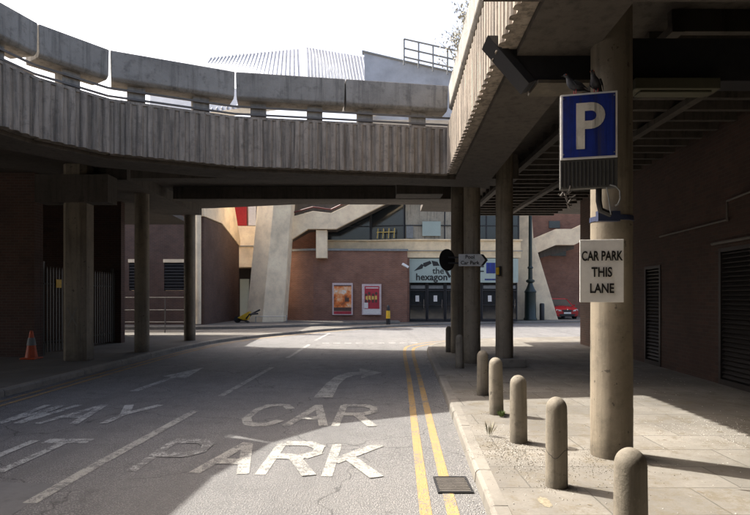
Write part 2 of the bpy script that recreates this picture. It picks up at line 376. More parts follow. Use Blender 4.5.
GL = {'P': [[(.0, 0), (0, 1)], [(0, 1), (.7, 1), (.97, .87), (.97, .66), (.7, .5), (0, .5)]],
      'A': [[(0, 0), (.5, 1), (1, 0)], [(.2, .33), (.8, .33)]],
      'R': [[(0, 0), (0, 1)], [(0, 1), (.7, 1), (.97, .87), (.97, .68), (.7, .53), (0, .53)], [(.48, .53), (1, 0)]],
      'K': [[(0, 0), (0, 1)], [(1, 1), (.05, .4)], [(.33, .58), (1, 0)]],
      'C': [[(1, .8), (.8, .96), (.5, 1), (.2, .94), (0, .72), (0, .28), (.2, .06), (.5, 0), (.8, .04), (1, .2)]],
      'W': [[(0, 1), (.25, 0), (.5, .95), (.75, 0), (1, 1)]], 'Y': [[(0, 1), (.5, .48), (1, 1)], [(.5, .5), (.5, 0)]],
      'O': [[(.5, 0), (.15, .08), (0, .3), (0, .7), (.15, .92), (.5, 1), (.85, .92), (1, .7), (1, .3), (.85, .08), (.5, 0)]],
      'U': [[(0, 1), (0, .25), (.2, .05), (.5, 0), (.8, .05), (1, .25), (1, 1)]], 'T': [[(0, 1), (1, 1)], [(.5, 1), (.5, 0)]]}
def letter(ch, x0, y0, wd, ht, lean, slope, mat):
    """road letter: every stroke a flat strip; transverse strokes are thicker, as on a real road"""
    m = MB(); z = .004
    for si, st in enumerate(GL[ch]):
        P = [Vector((x0+u*wd+v*ht*lean, y0+v*ht+u*wd*slope)) for u, v in st]
        for j, (a, b) in enumerate(zip(P, P[1:])):
            d = (b-a).normalized(); n = Vector((-d.y, d.x)); hw = .055+.045*abs(d.x)
            e = d*.02; zz = z+.0008*(si*3+j % 3)
            m.add([(*(a-e-n*hw), zz), (*(b+e-n*hw), zz), (*(b+e+n*hw), zz), (*(a-e+n*hw), zz)], [(0, 1, 2, 3)])
    return struct(m.build('road_letter', mat))
for i, ch in enumerate('PARK'): letter(ch, -2.45+i*.66, 5.64-i*.055, .48, 1.16, .02, -.08, 'white_gone' if i == 0 else 'white')
for i, ch in enumerate('CAR'): letter(ch, -1.86+i*.66, 7.66-i*.03, .50, 1.42, .03, -.05, 'white')
for i, ch in enumerate('WAY'): letter(ch, -5.32+i*.66, 7.75, .50, 1.3, .02, 0, 'white_worn_shade')
for i, ch in enumerate('OUT'): letter(ch, -5.32+i*.66, 5.6, .50, 1.2, .02, 0, 'white_worn_shade')
def blob(name, cx_, cy_, rx_, ry_, z, mat, seed, n=26, rect=False):
    random.seed(seed); P = []
    for i in range(n):
        a = 2*PI*i/n; q = random.uniform(.75, 1.1); P.append((cx_+rx_*q*math.cos(a), cy_+ry_*q*math.sin(a), z))
    m = MB(); m.add(P, [tuple(range(n))]); return struct(m.build(name, mat))
m = MB(); m.add([(-3.9, 4.3, .002), (-2.9, 4.25, .002), (-2.95, 5.25, .002), (-4.6, 5.35, .002)], [(0, 1, 2, 3)]); struct(m.build('road_patch', patch_mat))
m = MB(); m.add([(-6.2, 15.1, .002), (1.2, 15.6, .002), (1.2, 16.0, .002), (-6.2, 15.5, .002)], [(0, 1, 2, 3)]); struct(m.build('road_patch', patch_mat))
p = gnd(545, 502, .12); blob('spill_stain', p.x, p.y, .05, .12, .1225, plain('cream_spill', (.27, .235, .165), .9, 0, .5, 30), 3)
for i, (px, py, q) in enumerate(((620, 478, .05), (700, 492, .05), (665, 440, .04), (540, 455, .03), (590, 505, .035), (720, 432, .06))):
    p = gnd(px, py, .12); blob('chewing_gum', p.x, p.y, q*.6, q*.6, .1222, 'grit', 30+i, 9)
# iron gratings and covers
t = thing('drain_grate', 'iron road drain grating on the double yellow lines beside the kerb', 'drain', (.72, 5.2, .004))
m = MB(); m.box(.56, 4.98, .001, .88, 5.0, .016).box(.56, 5.4, .001, .88, 5.42, .016).box(.56, 5.0, .001, .58, 5.4, .016).box(.86, 5.0, .001, .88, 5.4, .016); m.build('frame', 'dark', t)
m = MB()
for i in range(9): m.box(.58, 5.02+i*.043, .004, .86, 5.038+i*.043, .014)
m.build('grate_bars', 'rust', t)
m = MB(); m.box(.581, 5.001, .0015, .859, 5.399, .005); m.build('shaft', 'void', t)  # thin near-black slab painted as the unlit depth under the bars
m = MB(); m.box(2.25, 10.6, .121, 2.75, 11.2, .128); tag(m.build('access_cover', 'rust'), 'small flat iron access cover in the pavement by the bollards', 'cover')
# ================================================================== ELEVATED WALKWAY
Z0, Z1, ZP0, ZP1, ZS = 4.40, 5.36, 5.76, 6.32, 5.14
wk = thing('elevated_walkway', 'ribbed concrete walkway bridging the lane with planter parapets on both sides', 'walkway', (0, 12, 0))
def rx(y): return 1.12+.039*y
C0 = (-7.4, -14); C1 = (-5.95, 8.1); C2 = (-5.62, 9.35); C3 = (-4.9, 10.35); C4 = (-2.83, 11.35); C5 = (rx(12.1), 12.1); C6 = (rx(5.05), 5.05); C7 = (rx(-14), -14)
edge = [C0, C1, C2, C3, C4, C5, C6, C7]
def ribbed(a, b, z0, z1, pitch=.19, dep=.055, thick=.16):
    a = Vector(a); b = Vector(b); L = (b-a).length; d = (b-a)/L; n = Vector((d.y, -d.x))      # n: outward, to the right of travel
    k_ = max(1, round(L/pitch)); p = L/k_; prof = []
    for i in range(k_):
        for u, o in ((0, 0), (.30, 0), (.36, .55), (.44, .9), (.55, 1), (.72, 1), (.83, .9), (.92, .5), (.98, 0)):
            prof.append((i*p+u*p, o*dep*random.uniform(.9, 1.0)))
    prof.append((L, 0)); m = MB(); N = len(prof)
    vs = []
    for zz in (z0, z1):
        vs += [(*(a+d*s+n*o), zz) for s, o in prof]
        vs += [(*(a+d*s-n*thick), zz) for s, o in prof]
    fs = []
    for i in range(N-1):
        fs.append((i, i+1, 2*N+i+1, 2*N+i)); fs.append((N+i+1, N+i, 3*N+i, 3*N+i+1))
        fs.append((i+1, i, N+i, N+i+1)); fs.append((2*N+i, 2*N+i+1, 3*N+i+1, 3*N+i))
    fs += [(0, 2*N, 3*N, N), (N-1, 2*N-1, 4*N-1, 3*N-1)]
    m.add(vs, fs); return m
# walking the edge with the road on the right-hand side: C0->C7
for a, b in zip(edge, edge[1:]):
    ribbed(a, b, Z0, Z1).build('fascia', 'fascia', wk)
def inset(pts, d):   # towards the deck (left of travel)
    out = []
    for i, p in enumerate(pts):
        p = Vector(p); n = Vector((0, 0))
        if i > 0: e = (p-Vector(pts[i-1])).normalized(); n += Vector((-e.y, e.x))
        if i < len(pts)-1: e = (Vector(pts[i+1])-p).normalized(); n += Vector((-e.y, e.x))
        n.normalize(); 
        if 0 < i < len(pts)-1:
            e = (p-Vector(pts[i-1])).normalized(); c = max(.4, n.dot(Vector((-e.y, e.x)))); out.append(tuple(p+n*d/c))
        else: out.append(tuple(p+n*d))
    return out
E1 = inset(edge, .165); E2 = inset(edge, .95)
m = MB()
for i in range(len(edge)-1):   # edge beam right behind the fascia, hanging a little lower
    m.prism([E1[i], E1[i+1], E2[i+1], E2[i]], Z0-.07, Z0+.32)
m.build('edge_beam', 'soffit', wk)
m = MB()
m.prism([E1[0], E1[1], E1[2], E1[3], E1[4], (-2.83, 20.5), (-6.2, 21.4), (-8.3, 21.6), (-8.6, 26.2), (-22, 26.2), (-22, -14)], ZS, Z1-.03)  # left deck stretched back beyond its edge to shade the ground
m.prism([E1[4], (E1[5][0]+0, E1[5][1]), (E1[5][0], 20.6), (-2.83, 20.5)], ZS+.002, Z1-.032)
m.prism([(E1[5][0], 20.6), E1[5], E1[6], E1[7], (16, -14), (16, 23.8), (1.8, 22.2)], ZS+.004, Z1-.034)
m.prism([(-6.1, -14), (1.6, -14), (1.6, 3.9), (-6.1, 3.9)], ZS+.006, Z1-.036)  # unseen slab added over the lane behind the viewer, cuts sky light
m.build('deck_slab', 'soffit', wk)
m = MB()   # cross beams below the slab
for y in (14.2, 17.2): m.box(-6.2, y, ZS-.38, 2.4, y+.38, ZS-.002)
m.box(-8.6, 14.15, 4.15, -6.75, 14.65, 4.85); m.box(-8.0, 14.66, 4.82, -6.5, 21.0, ZS-.003)
m.box(-14, 10.2, 4.6, -6.3, 10.6, ZS-.004); m.box(1.75, 13.25, 4.55, 3.4, 14.1, ZS-.005)
m.box(.6, 15.6, 4.62, 1.9, 16.3, ZS-.006)
m.build('cross_beam', 'soffit', wk)
m = MB()   # ceiling joists over the right-hand pavement
y = 6.6
while y < 22:
    m.box(3.5, y, ZS-.26, 6.4+.04*(y-10), y+.1, ZS-.001); y += .55
for x in (3.4, 4.9): m.box(x, 6.4, ZS-.36, x+.14, 21.9, ZS-.262)
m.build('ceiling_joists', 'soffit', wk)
m = MB(); m.box(.95, 4.35, 4.36, 6.4, 4.95, 6.2); m.build('edge_beam', 'soffit', wk)
# planters and what carries them
def planter(a, b, gap=.006, dep=.55):
    a = Vector(a); b = Vector(b); L = (b-a).length; d = (b-a)/L; n = Vector((-d.y, d.x))
    a2 = a+d*gap; b2 = b-d*gap; o = n*.03
    def P(p, off, z, e): q = p+n*off+d*e; return (q.x, q.y, z)
    vs = [P(a2, .06, ZP0, .02), P(b2, .06, ZP0, -.02), P(b2, .0, ZP0+.06, -.012), P(a2, .0, ZP0+.06, .012),
          P(b2, 0, ZP1, 0), P(a2, 0, ZP1, 0), P(b2, dep, ZP1, 0), P(a2, dep, ZP1, 0), P(b2, dep, ZP0, -.02), P(a2, dep, ZP0, .02)]
    fs = [(0, 1, 8, 9)[::-1], (0, 1, 2, 3), (3, 2, 4, 5), (5, 4, 6, 7), (7, 6, 8, 9), (0, 3, 5, 7, 9), (1, 8, 6, 4, 2)]
    mm = MB(); mm.add(vs, fs); o_ = mm.build('parapet_planter', 'planter', wk, bevel=.02)
    return o_
def split(a, b, n): 
    a = Vector(a); b = Vector(b); return [(tuple(a.lerp(b, i/n)), tuple(a.lerp(b, (i+1)/n))) for i in range(n)]
runs = split(C0, C1, 9)+split(C1, C2, 1)+split(C2, C3, 1)+split(C3, C4, 1)+split(C4, C5, 2)+split(C5, C6, 3)+split(C6, C7, 8)
for a, b in runs:
    planter(a, b)
    a = Vector(a); b = Vector(b); L = (b-a).length; d = (b-a)/L; n = Vector((-d.y, d.x))
    for f in ((.2, .72) if L > 1.6 else (.5,)):
        q = a+d*(L*f)+n*.3; mm = MB(); mm.obox(q, d, n, .16, .14, Z1-.04, ZP0+.01); mm.build('parapet_post', 'planter', wk, bevel=.01)
m = MB()
for off, z in ((.12, Z1+.14), (.12, Z1+.29)):
    pts = inset(edge, off)
    for a, b in zip(pts, pts[1:]): m.bar((*a, z), (*b, z), .03, .035)
m.build('guard_rail', 'rust', wk)
m = MB()   # coping ledge along the fascia top
pts = inset(edge, -.02); pts2 = inset(edge, .3)
for i in range(len(edge)-1): m.prism([pts[i], pts[i+1], pts2[i+1], pts2[i]], Z1+.001, Z1+.05)
m.build('coping', 'fascia', wk)
m = MB()   # far parapet of the bridge
m.box(-6.0, 20.45, Z1-.03, 1.9, 20.6, 6.25); m.build('far_parapet', 'fascia', wk)
# ---- columns
def column(x, y, r, top, label, z=.12, cap=False, plinth=False):
    t = thing('concrete_column', label, 'column', (x, y, z), 'columns holding up the walkway')
    prof = [(r*1.0, 0), (r, .02), (r*1.01, .5), (r, .51), (r*.985, 2.2), (r*.995, 2.21), (r*.97, top-z)]
    m = MB(); m.lathe((x, y, z), prof, 40); m.build('shaft', 'column', t, smooth=True)
    if plinth: m = MB(); m.box(x-.5, y-.38, z, x+.42, y+.4, z+.2); m.build('plinth', 'kerbm', t, bevel=.015)
    return t
column(2.44, 5.78, .205, ZS, 'thick sunlit round concrete column carrying the blue parking sign')
column(3.06, 13.25, .205, ZS, 'round concrete column on a square plinth right of the direction sign', plinth=True)
column(2.40, 13.85, .205, ZS, 'round concrete column carrying the grey car park direction sign')
column(2.45, 16.4, .23, ZS, 'dark shaded round column directly behind the one with the direction sign')
column(-6.95, 16.7, .21, ZS, 'slim round concrete column by the left kerb, between octagonal pillar and farther column')
column(-6.98, 21.1, .21, ZS, 'farthest round concrete column on the left pavement by the white pipe')
t = thing('octagonal_pillar', 'wide chamfered concrete pillar with a chalked cross in front of the palisade gate', 'pillar', (-7.67, 14.5, .12))
m = MB(); a = .30; c = .12
m.prism([(-7.67+x, 14.5+y) for x, y in ((-a+c, -a), (a-c, -a), (a, -a+c), (a, a-c), (a-c, a), (-a+c, a), (-a, a-c), (-a, -a+c))], .12, ZS); m.build('shaft', 'column', t, bevel=.01)
m = MB(); m.bar((-7.79, 14.195, 1.0), (-7.55, 14.195, 1.5), .03, .006, (0, 1, 0)); m.bar((-7.56, 14.192, 1.02), (-7.8, 14.192, 1.48), .03, .006, (0, 1, 0)); m.build('chalk_cross', 'kerbm', t)
# ---- dark box beam with mitred end, and pale batten
t = thing('box_beam', 'dark steel box beam with a mitred end under the walkway above the parking sign', 'beam', (1.3, 6.1, 4.0))
m = MB(); m.extr([(1.32, 5.99, 4.52), (1.72, 5.99, 4.06), (6.35, 5.99, 4.06), (6.35, 5.99, 4.52)], (0, .3, 0)); m.build('web', 'dark', t, bevel=.008)
m = MB(); m.extr([(1.20, 5.97, 4.54), (1.31, 5.97, 4.54), (1.715, 5.97, 4.06), (1.64, 5.97, 4.03)], (0, .34, 0)); m.build('end_plate', 'black', t, bevel=.004)
m = MB(); m.box(1.73, 5.94, 4.02, 2.3, 6.34, 4.055); m.build('bottom_flange', 'column', t)
m = MB(); m.box(2.73, 5.86, 3.93, 3.62, 6.1, 4.05); m.box(2.8, 5.9, 3.905, 3.55, 6.06, 3.928)
tag(m.build('light_batten', 'tube', bevel=.01), 'unlit pale rectangular light batten fixed below the dark box beam', 'light fitting')
# ================================================================== RIGHT BRICK BUILDING
def wx(y): return 6.5+.07*(y-10.7)
t = thing('brick_building', 'dark brick building with slatted louvre doors along the right pavement', 'building', (wx(10), 10, .12))
def wall_y(x_of, y0, y1, z0, z1, th, mm): mm.prism([(x_of(y0), y0), (x_of(y0)+th, y0), (x_of(y1)+th, y1), (x_of(y1), y1)], z0, z1)
m = MB(); DO = [(8.6, 10.55, 2.66), (13.05, 13.95, 2.5)]; ys = -14
for y0, y1, zt in DO:
    wall_y(wx, ys, y0, .12, ZS-.01, .3, m); wall_y(wx, y0, y1, zt, ZS-.01, .3, m); ys = y1
wall_y(wx, ys, 19.4, .12, ZS-.01, .3, m)
m.prism([(wx(19.4), 19.1), (16, 19.1), (16, 19.41), (wx(19.4)+.3, 19.41)], .12, ZS-.01)
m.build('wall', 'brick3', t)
for y0, y1, zt in DO:
    f = MB()
    for a, b in ((y0, y0+.07), (y1-.07, y1)): wall_y(lambda y: wx(y)-.02, a, b, .12, zt, .12, f)
    wall_y(lambda y: wx(y)-.018, y0+.07, y1-.07, zt-.07, zt, .118, f)
    wall_y(lambda y: wx(y)-.018, y0+.07, y1-.07, .12, .22, .118, f)
    fr = f.build('louvre_door', 'louvre', t)
    s_ = MB(); z = .26
    while z < zt-.1:
        x0, x1 = wx(y0), wx(y1)
        s_.extr([(x0, y0+.07, z), (x0+.01, y0+.07, z-.015), (x0+.09, y0+.07, z+.055), (x0+.08, y0+.07, z+.07)], (x1-x0, y1-y0-.14, 0)); z += .085
    s_.build('louvre_slats', 'louvre', fr)
    s_ = MB(); wall_y(lambda y: wx(y)+.13, y0+.05, y1-.05, .13, zt-.03, .02, s_); s_.build('back_plate', 'void', fr)
m = MB(); m.tube([(wx(y)-.05, y, 3.16-.004*abs(y-10)) for y in (13.0, 12, 11, 10.2)], .02, 8); m.tube([(wx(10.2)-.05, 10.2, 3.13), (wx(10.2)-.05, 10.2, 3.5), (wx(9)-.05, 9.0, 3.56), (wx(5)-.05, 5, 3.6)], .02, 8)
m.build('conduit', 'rust', t, smooth=True)
m = MB(); m.tube([(wx(y)-.06, y, 2.76) for y in (10.7, 9.5, 8.2, 5)], .03, 8); m.build('pipe', 'rust', t, smooth=True)
tag(MB().box(-22, -14.6, .0, 16, -14.2, 7).build('brick_wall', 'brick2'), 'unseen brick wall added behind the viewer to block sky light', 'wall')  # added out of view to keep sky light from entering behind
# ================================================================== LEFT SIDE: brick wall, gate, back wall
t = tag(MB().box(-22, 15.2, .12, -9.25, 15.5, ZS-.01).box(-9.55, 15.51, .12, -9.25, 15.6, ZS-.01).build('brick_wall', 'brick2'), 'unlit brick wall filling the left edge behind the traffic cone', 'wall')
t = thing('palisade_gate', 'tall grey palisade gate with a small yellow notice behind the octagonal pillar', 'gate', (-9.2, 17.5, .12))
m = MB(); y = 15.7
while y < 19.75:
    m.extr([(-9.22, y, .2), (-9.22, y+.07, .2), (-9.22, y+.07, 2.5), (-9.22, y+.035, 2.62), (-9.22, y, 2.5)], (.015, 0, 0)); y += .15
m.build('pales', 'palisade', t)
m = MB(); m.box(-9.29, 15.62, .45, -9.235, 19.8, .5); m.box(-9.29, 15.62, 2.1, -9.235, 19.8, 2.15); m.build('rails', 'palisade', t)
m = MB(); m.box(-9.33, 15.61, .12, -9.25, 15.69, 2.75); m.build('gate_post', 'palisade', t); m = MB(); m.box(-9.33, 19.75, .12, -9.25, 19.83, 2.75); m.build('gate_post', 'palisade', t)
m = MB(); m.box(-9.2, 16.15, 2.02, -9.19, 16.42, 2.26); m.build('notice', 'yellowp', t)
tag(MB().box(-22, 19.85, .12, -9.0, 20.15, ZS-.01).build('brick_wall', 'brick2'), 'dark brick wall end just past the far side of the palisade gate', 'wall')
t = thing('service_building', 'dark brick wall with two louvre vents beyond the left columns', 'building', (-12, 30.4, .25))
m = MB(); V = [(-13.35, -12.5), (-11.45, -10.35)]; xs = -26
for a, b in V:
    m.box(xs, 30.4, .25, a, 30.7, 11.4); m.box(a, 30.4, .25, b, 30.7, 2.1); m.box(a, 30.4, 3.75, b, 30.7, 11.4); xs = b  # upper wall extended out of sight so it shades the pavement
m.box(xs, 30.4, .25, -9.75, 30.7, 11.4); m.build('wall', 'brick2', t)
for a, b in V:
    v_ = MB(); v_.box(a-.03, 30.34, 3.62, b+.03, 30.46, 3.80); fr = v_.build('vent', 'cream', t)
    s_ = MB()
    for i in range(9): s_.extr([(a, 30.42, 2.14+i*.165), (a, 30.42, 2.24+i*.165), (a, 30.56, 2.3+i*.165), (a, 30.56, 2.2+i*.165)], (b-a, 0, 0))
    s_.build('louvre_slats', 'dark', fr)
    s_ = MB(); s_.box(a, 30.6, 2.11, b, 30.65, 3.74); s_.build('back_plate', 'void', fr)
t = thing('railing', 'thin grey pedestrian railing in front of the louvred service wall', 'railing', (-11, 25.5, .12))
for x in (-12.6, -11.6, -10.6, -9.6, -8.7): MB().tube([(x, 25.6, .12), (x, 25.6, 1.72)], .025, 8).build('post', 'rust', t)
for z in (1.72, 1.15, .6): MB().tube([(-12.6, 25.6, z), (-8.7, 25.6, z)], .02, 8).build('rail', 'rust', t)
t = thing('downpipe', 'pale vertical pipe behind the farthest left column', 'pipe', (-9.55, 30.1, .25))
m = MB(); m.tube([(-9.50, 30.1, .3), (-9.50, 30.1, 6.6)], .15, 14); m.build('pipe', 'cream', t, smooth=True)
m = MB(); m.tube([(-9.9, 29.9, .9), (-10.0, 29.9, 1.6), (-9.8, 30.0, 1.8)], .05, 8); m.build('bracket', 'cream', t)
# ---- theatre wing wall with white raking parapet (left)
t = thing('stair_wing', 'brick stair wing topped by a white raking parapet, left of the leaning pier', 'building', (-9.2, 33, .25))
def wing(y): return -9.28+.045*(y-30.4)
def wingpoly(pts, th, off=0): return [(wing(y)+off, y, z) for y, z in pts], (-th, 0, 0)
m = MB(); m.extr(*wingpoly([(30.4, .25), (37, .25), (37, 5.1), (33.3, 6.1), (30.4, 6.1)], .4)); m.build('wall', 'brick2', t)
m = MB(); m.extr(*wingpoly([(30.25, 6.12), (33.3, 6.12), (37.1, 5.1), (37.1, 5.5), (35.6, 7.9), (30.25, 7.9)], .3, .06)); m.build('parapet', 'cream', t, bevel=.02)
m = MB(); m.extr(*wingpoly([(30.25, 7.905), (35.6, 7.905), (35.6, 7.98), (30.25, 7.98)], .4, .1)); m.build('coping', 'cream', t)
# ================================================================== THEATRE
th = thing('theatre', 'brick and sandstone theatre with a pale sign over its glass doors', 'building', (0, 36, .12))
def pp(poly, Y, dep, name, mat, parent, bevel=0):
    """outline measured off the photograph, placed at its own distance and given depth"""
    m = MB(); m.extr([at(x, y, Y) for x, y in poly], (0, dep, 0)); return m.build(name, mat, parent, bevel=bevel)
# brick front in two facets
m = MB(); m.prism([(-6.1, 36.7), (-3.95, 35.9), (2.1, 36.3), (2.2, 39.6), (-6.1, 39.6)], .12, 4.72); m.build('wall', 'brick', th)
m = MB(); m.prism([(-6.15, 36.62), (-3.97, 35.82), (2.15, 36.22), (2.15, 36.4), (-3.9, 36.0), (-6.1, 36.8)], 4.722, 4.86); m.build('coping', 'grey', th)
m = MB(); m.prism([(-3.3, 37.2), (-.3, 37.2), (1.95, 36.6), (9.6, 36.9), (9.6, 40), (-3.3, 40)], 4.33, 5.45); m.build('stone_band', 'stone', th)
m = MB(); m.prism([(-3.35, 37.1), (-.3, 37.1), (1.93, 36.5), (9.7, 36.8), (9.7, 37.2), (2.0, 36.9), (-.3, 37.5), (-3.3, 37.5)], 5.452, 5.54); m.build('ledge', 'stone', th)
m = MB(); m.prism([(-.3, 37.08), (1.92, 36.48), (9.7, 36.78), (9.7, 36.85), (1.94, 36.56), (-.28, 37.15)], 4.75, 4.79); m.build('ledge', 'grey', th)
# first-floor glazing: dark foyer with coloured things behind
m = MB(); m.box(-3.3, 39.2, 5.45, 9.6, 39.4, 8.6); m.build('foyer_wall', 'void', th)
m = MB(); m.box(-7.5, 36.2, 8.4, 10, 40, 8.7); m.build('eaves', 'soffit', th)
for x0, y0, x1, y1, mt in ((-3.2, 37.35, -.32, 37.35, 'glass'), (-.25, 37.3, 1.9, 36.75, 'glass'), (2.0, 36.8, 5.05, 36.9, 'reflection_glass'), (5.2, 36.9, 9.5, 37.05, 'glass')):
    m = MB(); m.prism([(x0, y0), (x1, y1), (x1, y1+.04), (x0, y0+.04)], 5.545, 8.39); p_ = m.build('window', mt, th)
    m = MB(); n_ = max(1, round((x1-x0)/2.4))
    for i in range(n_+1):
        f_ = i/n_; m.box(x0+(x1-x0)*f_-.04, y0+(y1-y0)*f_-.05, 5.545, x0+(x1-x0)*f_+.04, y0+(y1-y0)*f_-.01, 8.39)
    if mt == 'reflection_glass': m = MB(); m.box(x1-.5, y1-.05, 5.545, x1-.42, y1-.02, 8.39)
    m.bar((x0, y0-.04, 6.45), (x1, y1-.04, 6.45), .05, .06); m.build('glazing_bars', 'dark', p_)
m = MB(); m.box(3.1, 36.68, 5.75, 4.3, 36.74, 6.7); m.build('blind', 'signgreen', th)
m = MB(); m.box(2.05, 36.68, 5.6, 2.5, 36.74, 6.4); m.build('blind', 'grey', th)
m = MB()
for i in range(4): x = .15+i*.36; m.bar((x, 36.85-.1*i, 5.6), (x+.05, 36.85-.1*i, 6.25), .05, .05)
m.bar((.1, 36.85, 6.0), (1.3, 36.5, 6.0), .04, .05); m.build('yellow_rail', 'yell', th)
# entrance
m = MB(); m.box(2.25, 38.9, .13, 9.6, 39.05, 4.3); m.build('entrance_wall', 'void', th)
m = MB(); m.box(2.2, 36.75, 2.70, 5.9, 36.86, 4.28); sg = m.build('sign_panel', 'signgreen', th)
m = MB(); m.box(5.95, 36.76, 2.7, 9.4, 36.86, 4.28); sg2 = m.build('sign_panel', 'signgreen', th)
RX = Matrix.Rotation(PI/2, 4, 'X')
text_mesh('lettering', 'the', .58, 'letter', Vector((4.15, 36.74, 3.28)), RX, sg, bold=.008)
text_mesh('lettering', 'hexagon', .62, 'letter', Vector((3.72, 36.74, 2.86)), RX, sg, bold=.015)
m = MB()   # emblem of broken hexagon shards
for poly in ([(2.55, 3.45), (3.05, 3.92), (3.2, 3.86), (3.12, 3.62)], [(3.15, 3.97), (3.62, 4.13), (3.72, 3.95), (3.3, 3.72), (3.2, 3.75)], [(3.7, 4.14), (4.1, 4.06), (4.25, 3.8), (3.82, 3.78)], [(4.2, 4.16), (4.42, 4.06), (4.98, 3.1), (4.86, 2.98), (4.62, 3.4)], [(4.45, 4.2), (4.62, 4.12), (4.9, 3.62), (4.8, 3.6)]):
    m.extr([(x, 36.747, z) for x, z in poly], (0, .008, 0))
m.build('emblem', 'letter', sg)
m = MB(); m.box(7.3, 36.752, 3.3, 7.9, 36.762, 4.0).box(7.2, 36.751, 2.85, 8.0, 36.7515, 2.95); m.build('blue_notice', 'blue', sg2)
m = MB(); m.box(6.85, 36.75, 3.7, 7.15, 36.76, 3.8).box(6.85, 36.75, 3.4, 7.15, 36.76, 3.48); m.build('lettering', 'letter', sg2)
for i in range(6):
    x0 = 2.28+i*1.2
    m = MB(); m.box(x0, 37.1, .14, x0+1.1, 37.13, 2.68); d_ = m.build('glass_door', 'glass', th)
    m = MB(); m.box(x0-.03, 37.02, .14, x0+.05, 37.09, 2.69); m.box(x0+1.07, 37.02, .14, x0+1.13, 37.09, 2.69); m.box(x0+.05, 37.03, 2.15, x0+1.07, 37.09, 2.22); m.box(x0+.05, 37.03, .14, x0+1.07, 37.09, .3); m.box(x0+.05, 37.03, 1.2, x0+1.07, 37.06, 1.24); m.build('door_frame', 'dark', d_)
    m = MB(); m.box(x0+.4, 37.07, 1.45, x0+.64, 37.085, 1.85); m.build('notice', 'whitel', d_)
    m = MB(); m.box(x0+.08, 37.075, 2.3, x0+1.04, 37.085, 2.52); m.build('fanlight_strip', 'grey', d_)
    m = MB(); m.tube([(x0+.95, 37.0, 1.0), (x0+.95, 37.0, 1.6)], .02, 6); m.build('handle', 'chrome', d_)
m = MB(); m.box(2.1, 36.5, .12, 2.24, 38.9, 4.3); m.build('door_jamb', 'brick', th)
# building mass behind, and the auditorium roof
m = MB(); m.box(-26, 40.02, .12, 9.4, 52, 10.5); m.build('rear_block', 'cream', th)
def roofplane(ptsY, name='roof_slope', rib=None):
    m = MB(); P = [at(x, y, Y) for x, y, Y in ptsY]; m.extr(P, (0, .5, -.35)); r = m.build(name, 'zinc', th)
    return P, r
P, r1 = roofplane([(150, 74, 46), (196, 58, 58), (300, 46, 62), (304, 100, 44), (150, 120, 44)])
m = MB()
for i in range(5, 30):
    f_ = i/30; a = at(150+154*f_, 110-12*f_, 44).lerp(at(150+154*f_, 110-12*f_, 44), 0); top = at(196+104*f_, 58-12*f_, 58+4*f_).lerp(at(150+154*f_, 120-20*f_, 44), .05); bot = at(150+154*f_, 120-20*f_, 44)
    m.bar(bot+Vector((0, -.12, .1)), top+Vector((0, -.12, .1)), .07, .16)
m.build('standing_seams', 'zinc', r1)
P, r2 = roofplane([(303, 46.5, 62), (365, 57, 56), (376, 66, 54), (376, 110, 43.6), (305, 102, 44)])
m = MB()
for i in range(1, 20):
    f_ = i/20; m.bar(at(305+71*f_, 102+8*f_, 44)+Vector((0, -.12, .1)), at(303+62*f_, 46.5+10*f_, 62-6*f_)+Vector((0, -.12, .1)), .07, .16)
m.build('standing_seams', 'zinc', r2)
pp([(364, 51), (404, 61), (462, 74), (470, 120), (366, 120)], 46, 5, 'roof_block', 'zinc', th)
m = MB(); m.extr([at(362, 50, 45.9), at(404, 60, 45.9), at(464, 73.5, 45.9), at(464, 74.8, 45.9), at(404, 61.6, 45.9), at(362, 51.6, 45.9)], (0, .6, 0)); m.build('roof_trim', 'grey', th)
m = MB(); top0 = at(404, 39, 45.5); top1 = at(462, 52, 45.5)
for z in (0, -.75, -1.45): m.tube([top0+Vector((0, 0, z)), top1+Vector((0, 0, z))], .07, 6)
for i in range(5): p = top0.lerp(top1, i/4); m.tube([p, p-Vector((0, 0, 2.1))], .07, 6)
m.build('roof_railing', 'grey', th)
# left part of the theatre: cream wall, dark recess, door, red banner
pp([(196, 226), (262, 226), (262, 267), (196, 267)], 37.8, 2, 'stone_band', 'cream', th)
pp([(196, 245.6), (262, 245.6), (262, 246.4), (196, 246.4)], 37.7, .09, 'ledge', 'grey', th)
pp([(190, 267.5), (290, 267.5), (290, 321.5), (190, 321.5)], 39.5, .3, 'recess', 'void', th)  # black-coloured sheet takes the place of shade in the opening
m = MB(); a = at(240, 279, 38.9); b = at(249, 315, 38.9); m.box(a.x, 38.9, .25, b.x, 39.0, a.z); m.build('door', 'signgreen', th)
pp([(196, 200), (246.5, 200), (246.5, 225.5), (196, 225.5)], 38.6, .4, 'red_panel', 'red', th)
pp([(248.5, 205), (256, 205), (256, 225.3), (248.5, 225.3)], 38.5, .3, 'window', 'whitel', th)
pp([(246.6, 200), (262, 200), (262, 225.7), (246.6, 225.7)], 38.9, .3, 'wall', 'cream', th)
pp([(258, 198), (335, 198), (335, 252), (258, 252)], 39.3, .3, 'wall', 'brick', th)
pp([(196, 175), (470, 175), (470, 199), (196, 199)], 39.35, .3, 'wall', 'soffit', th)
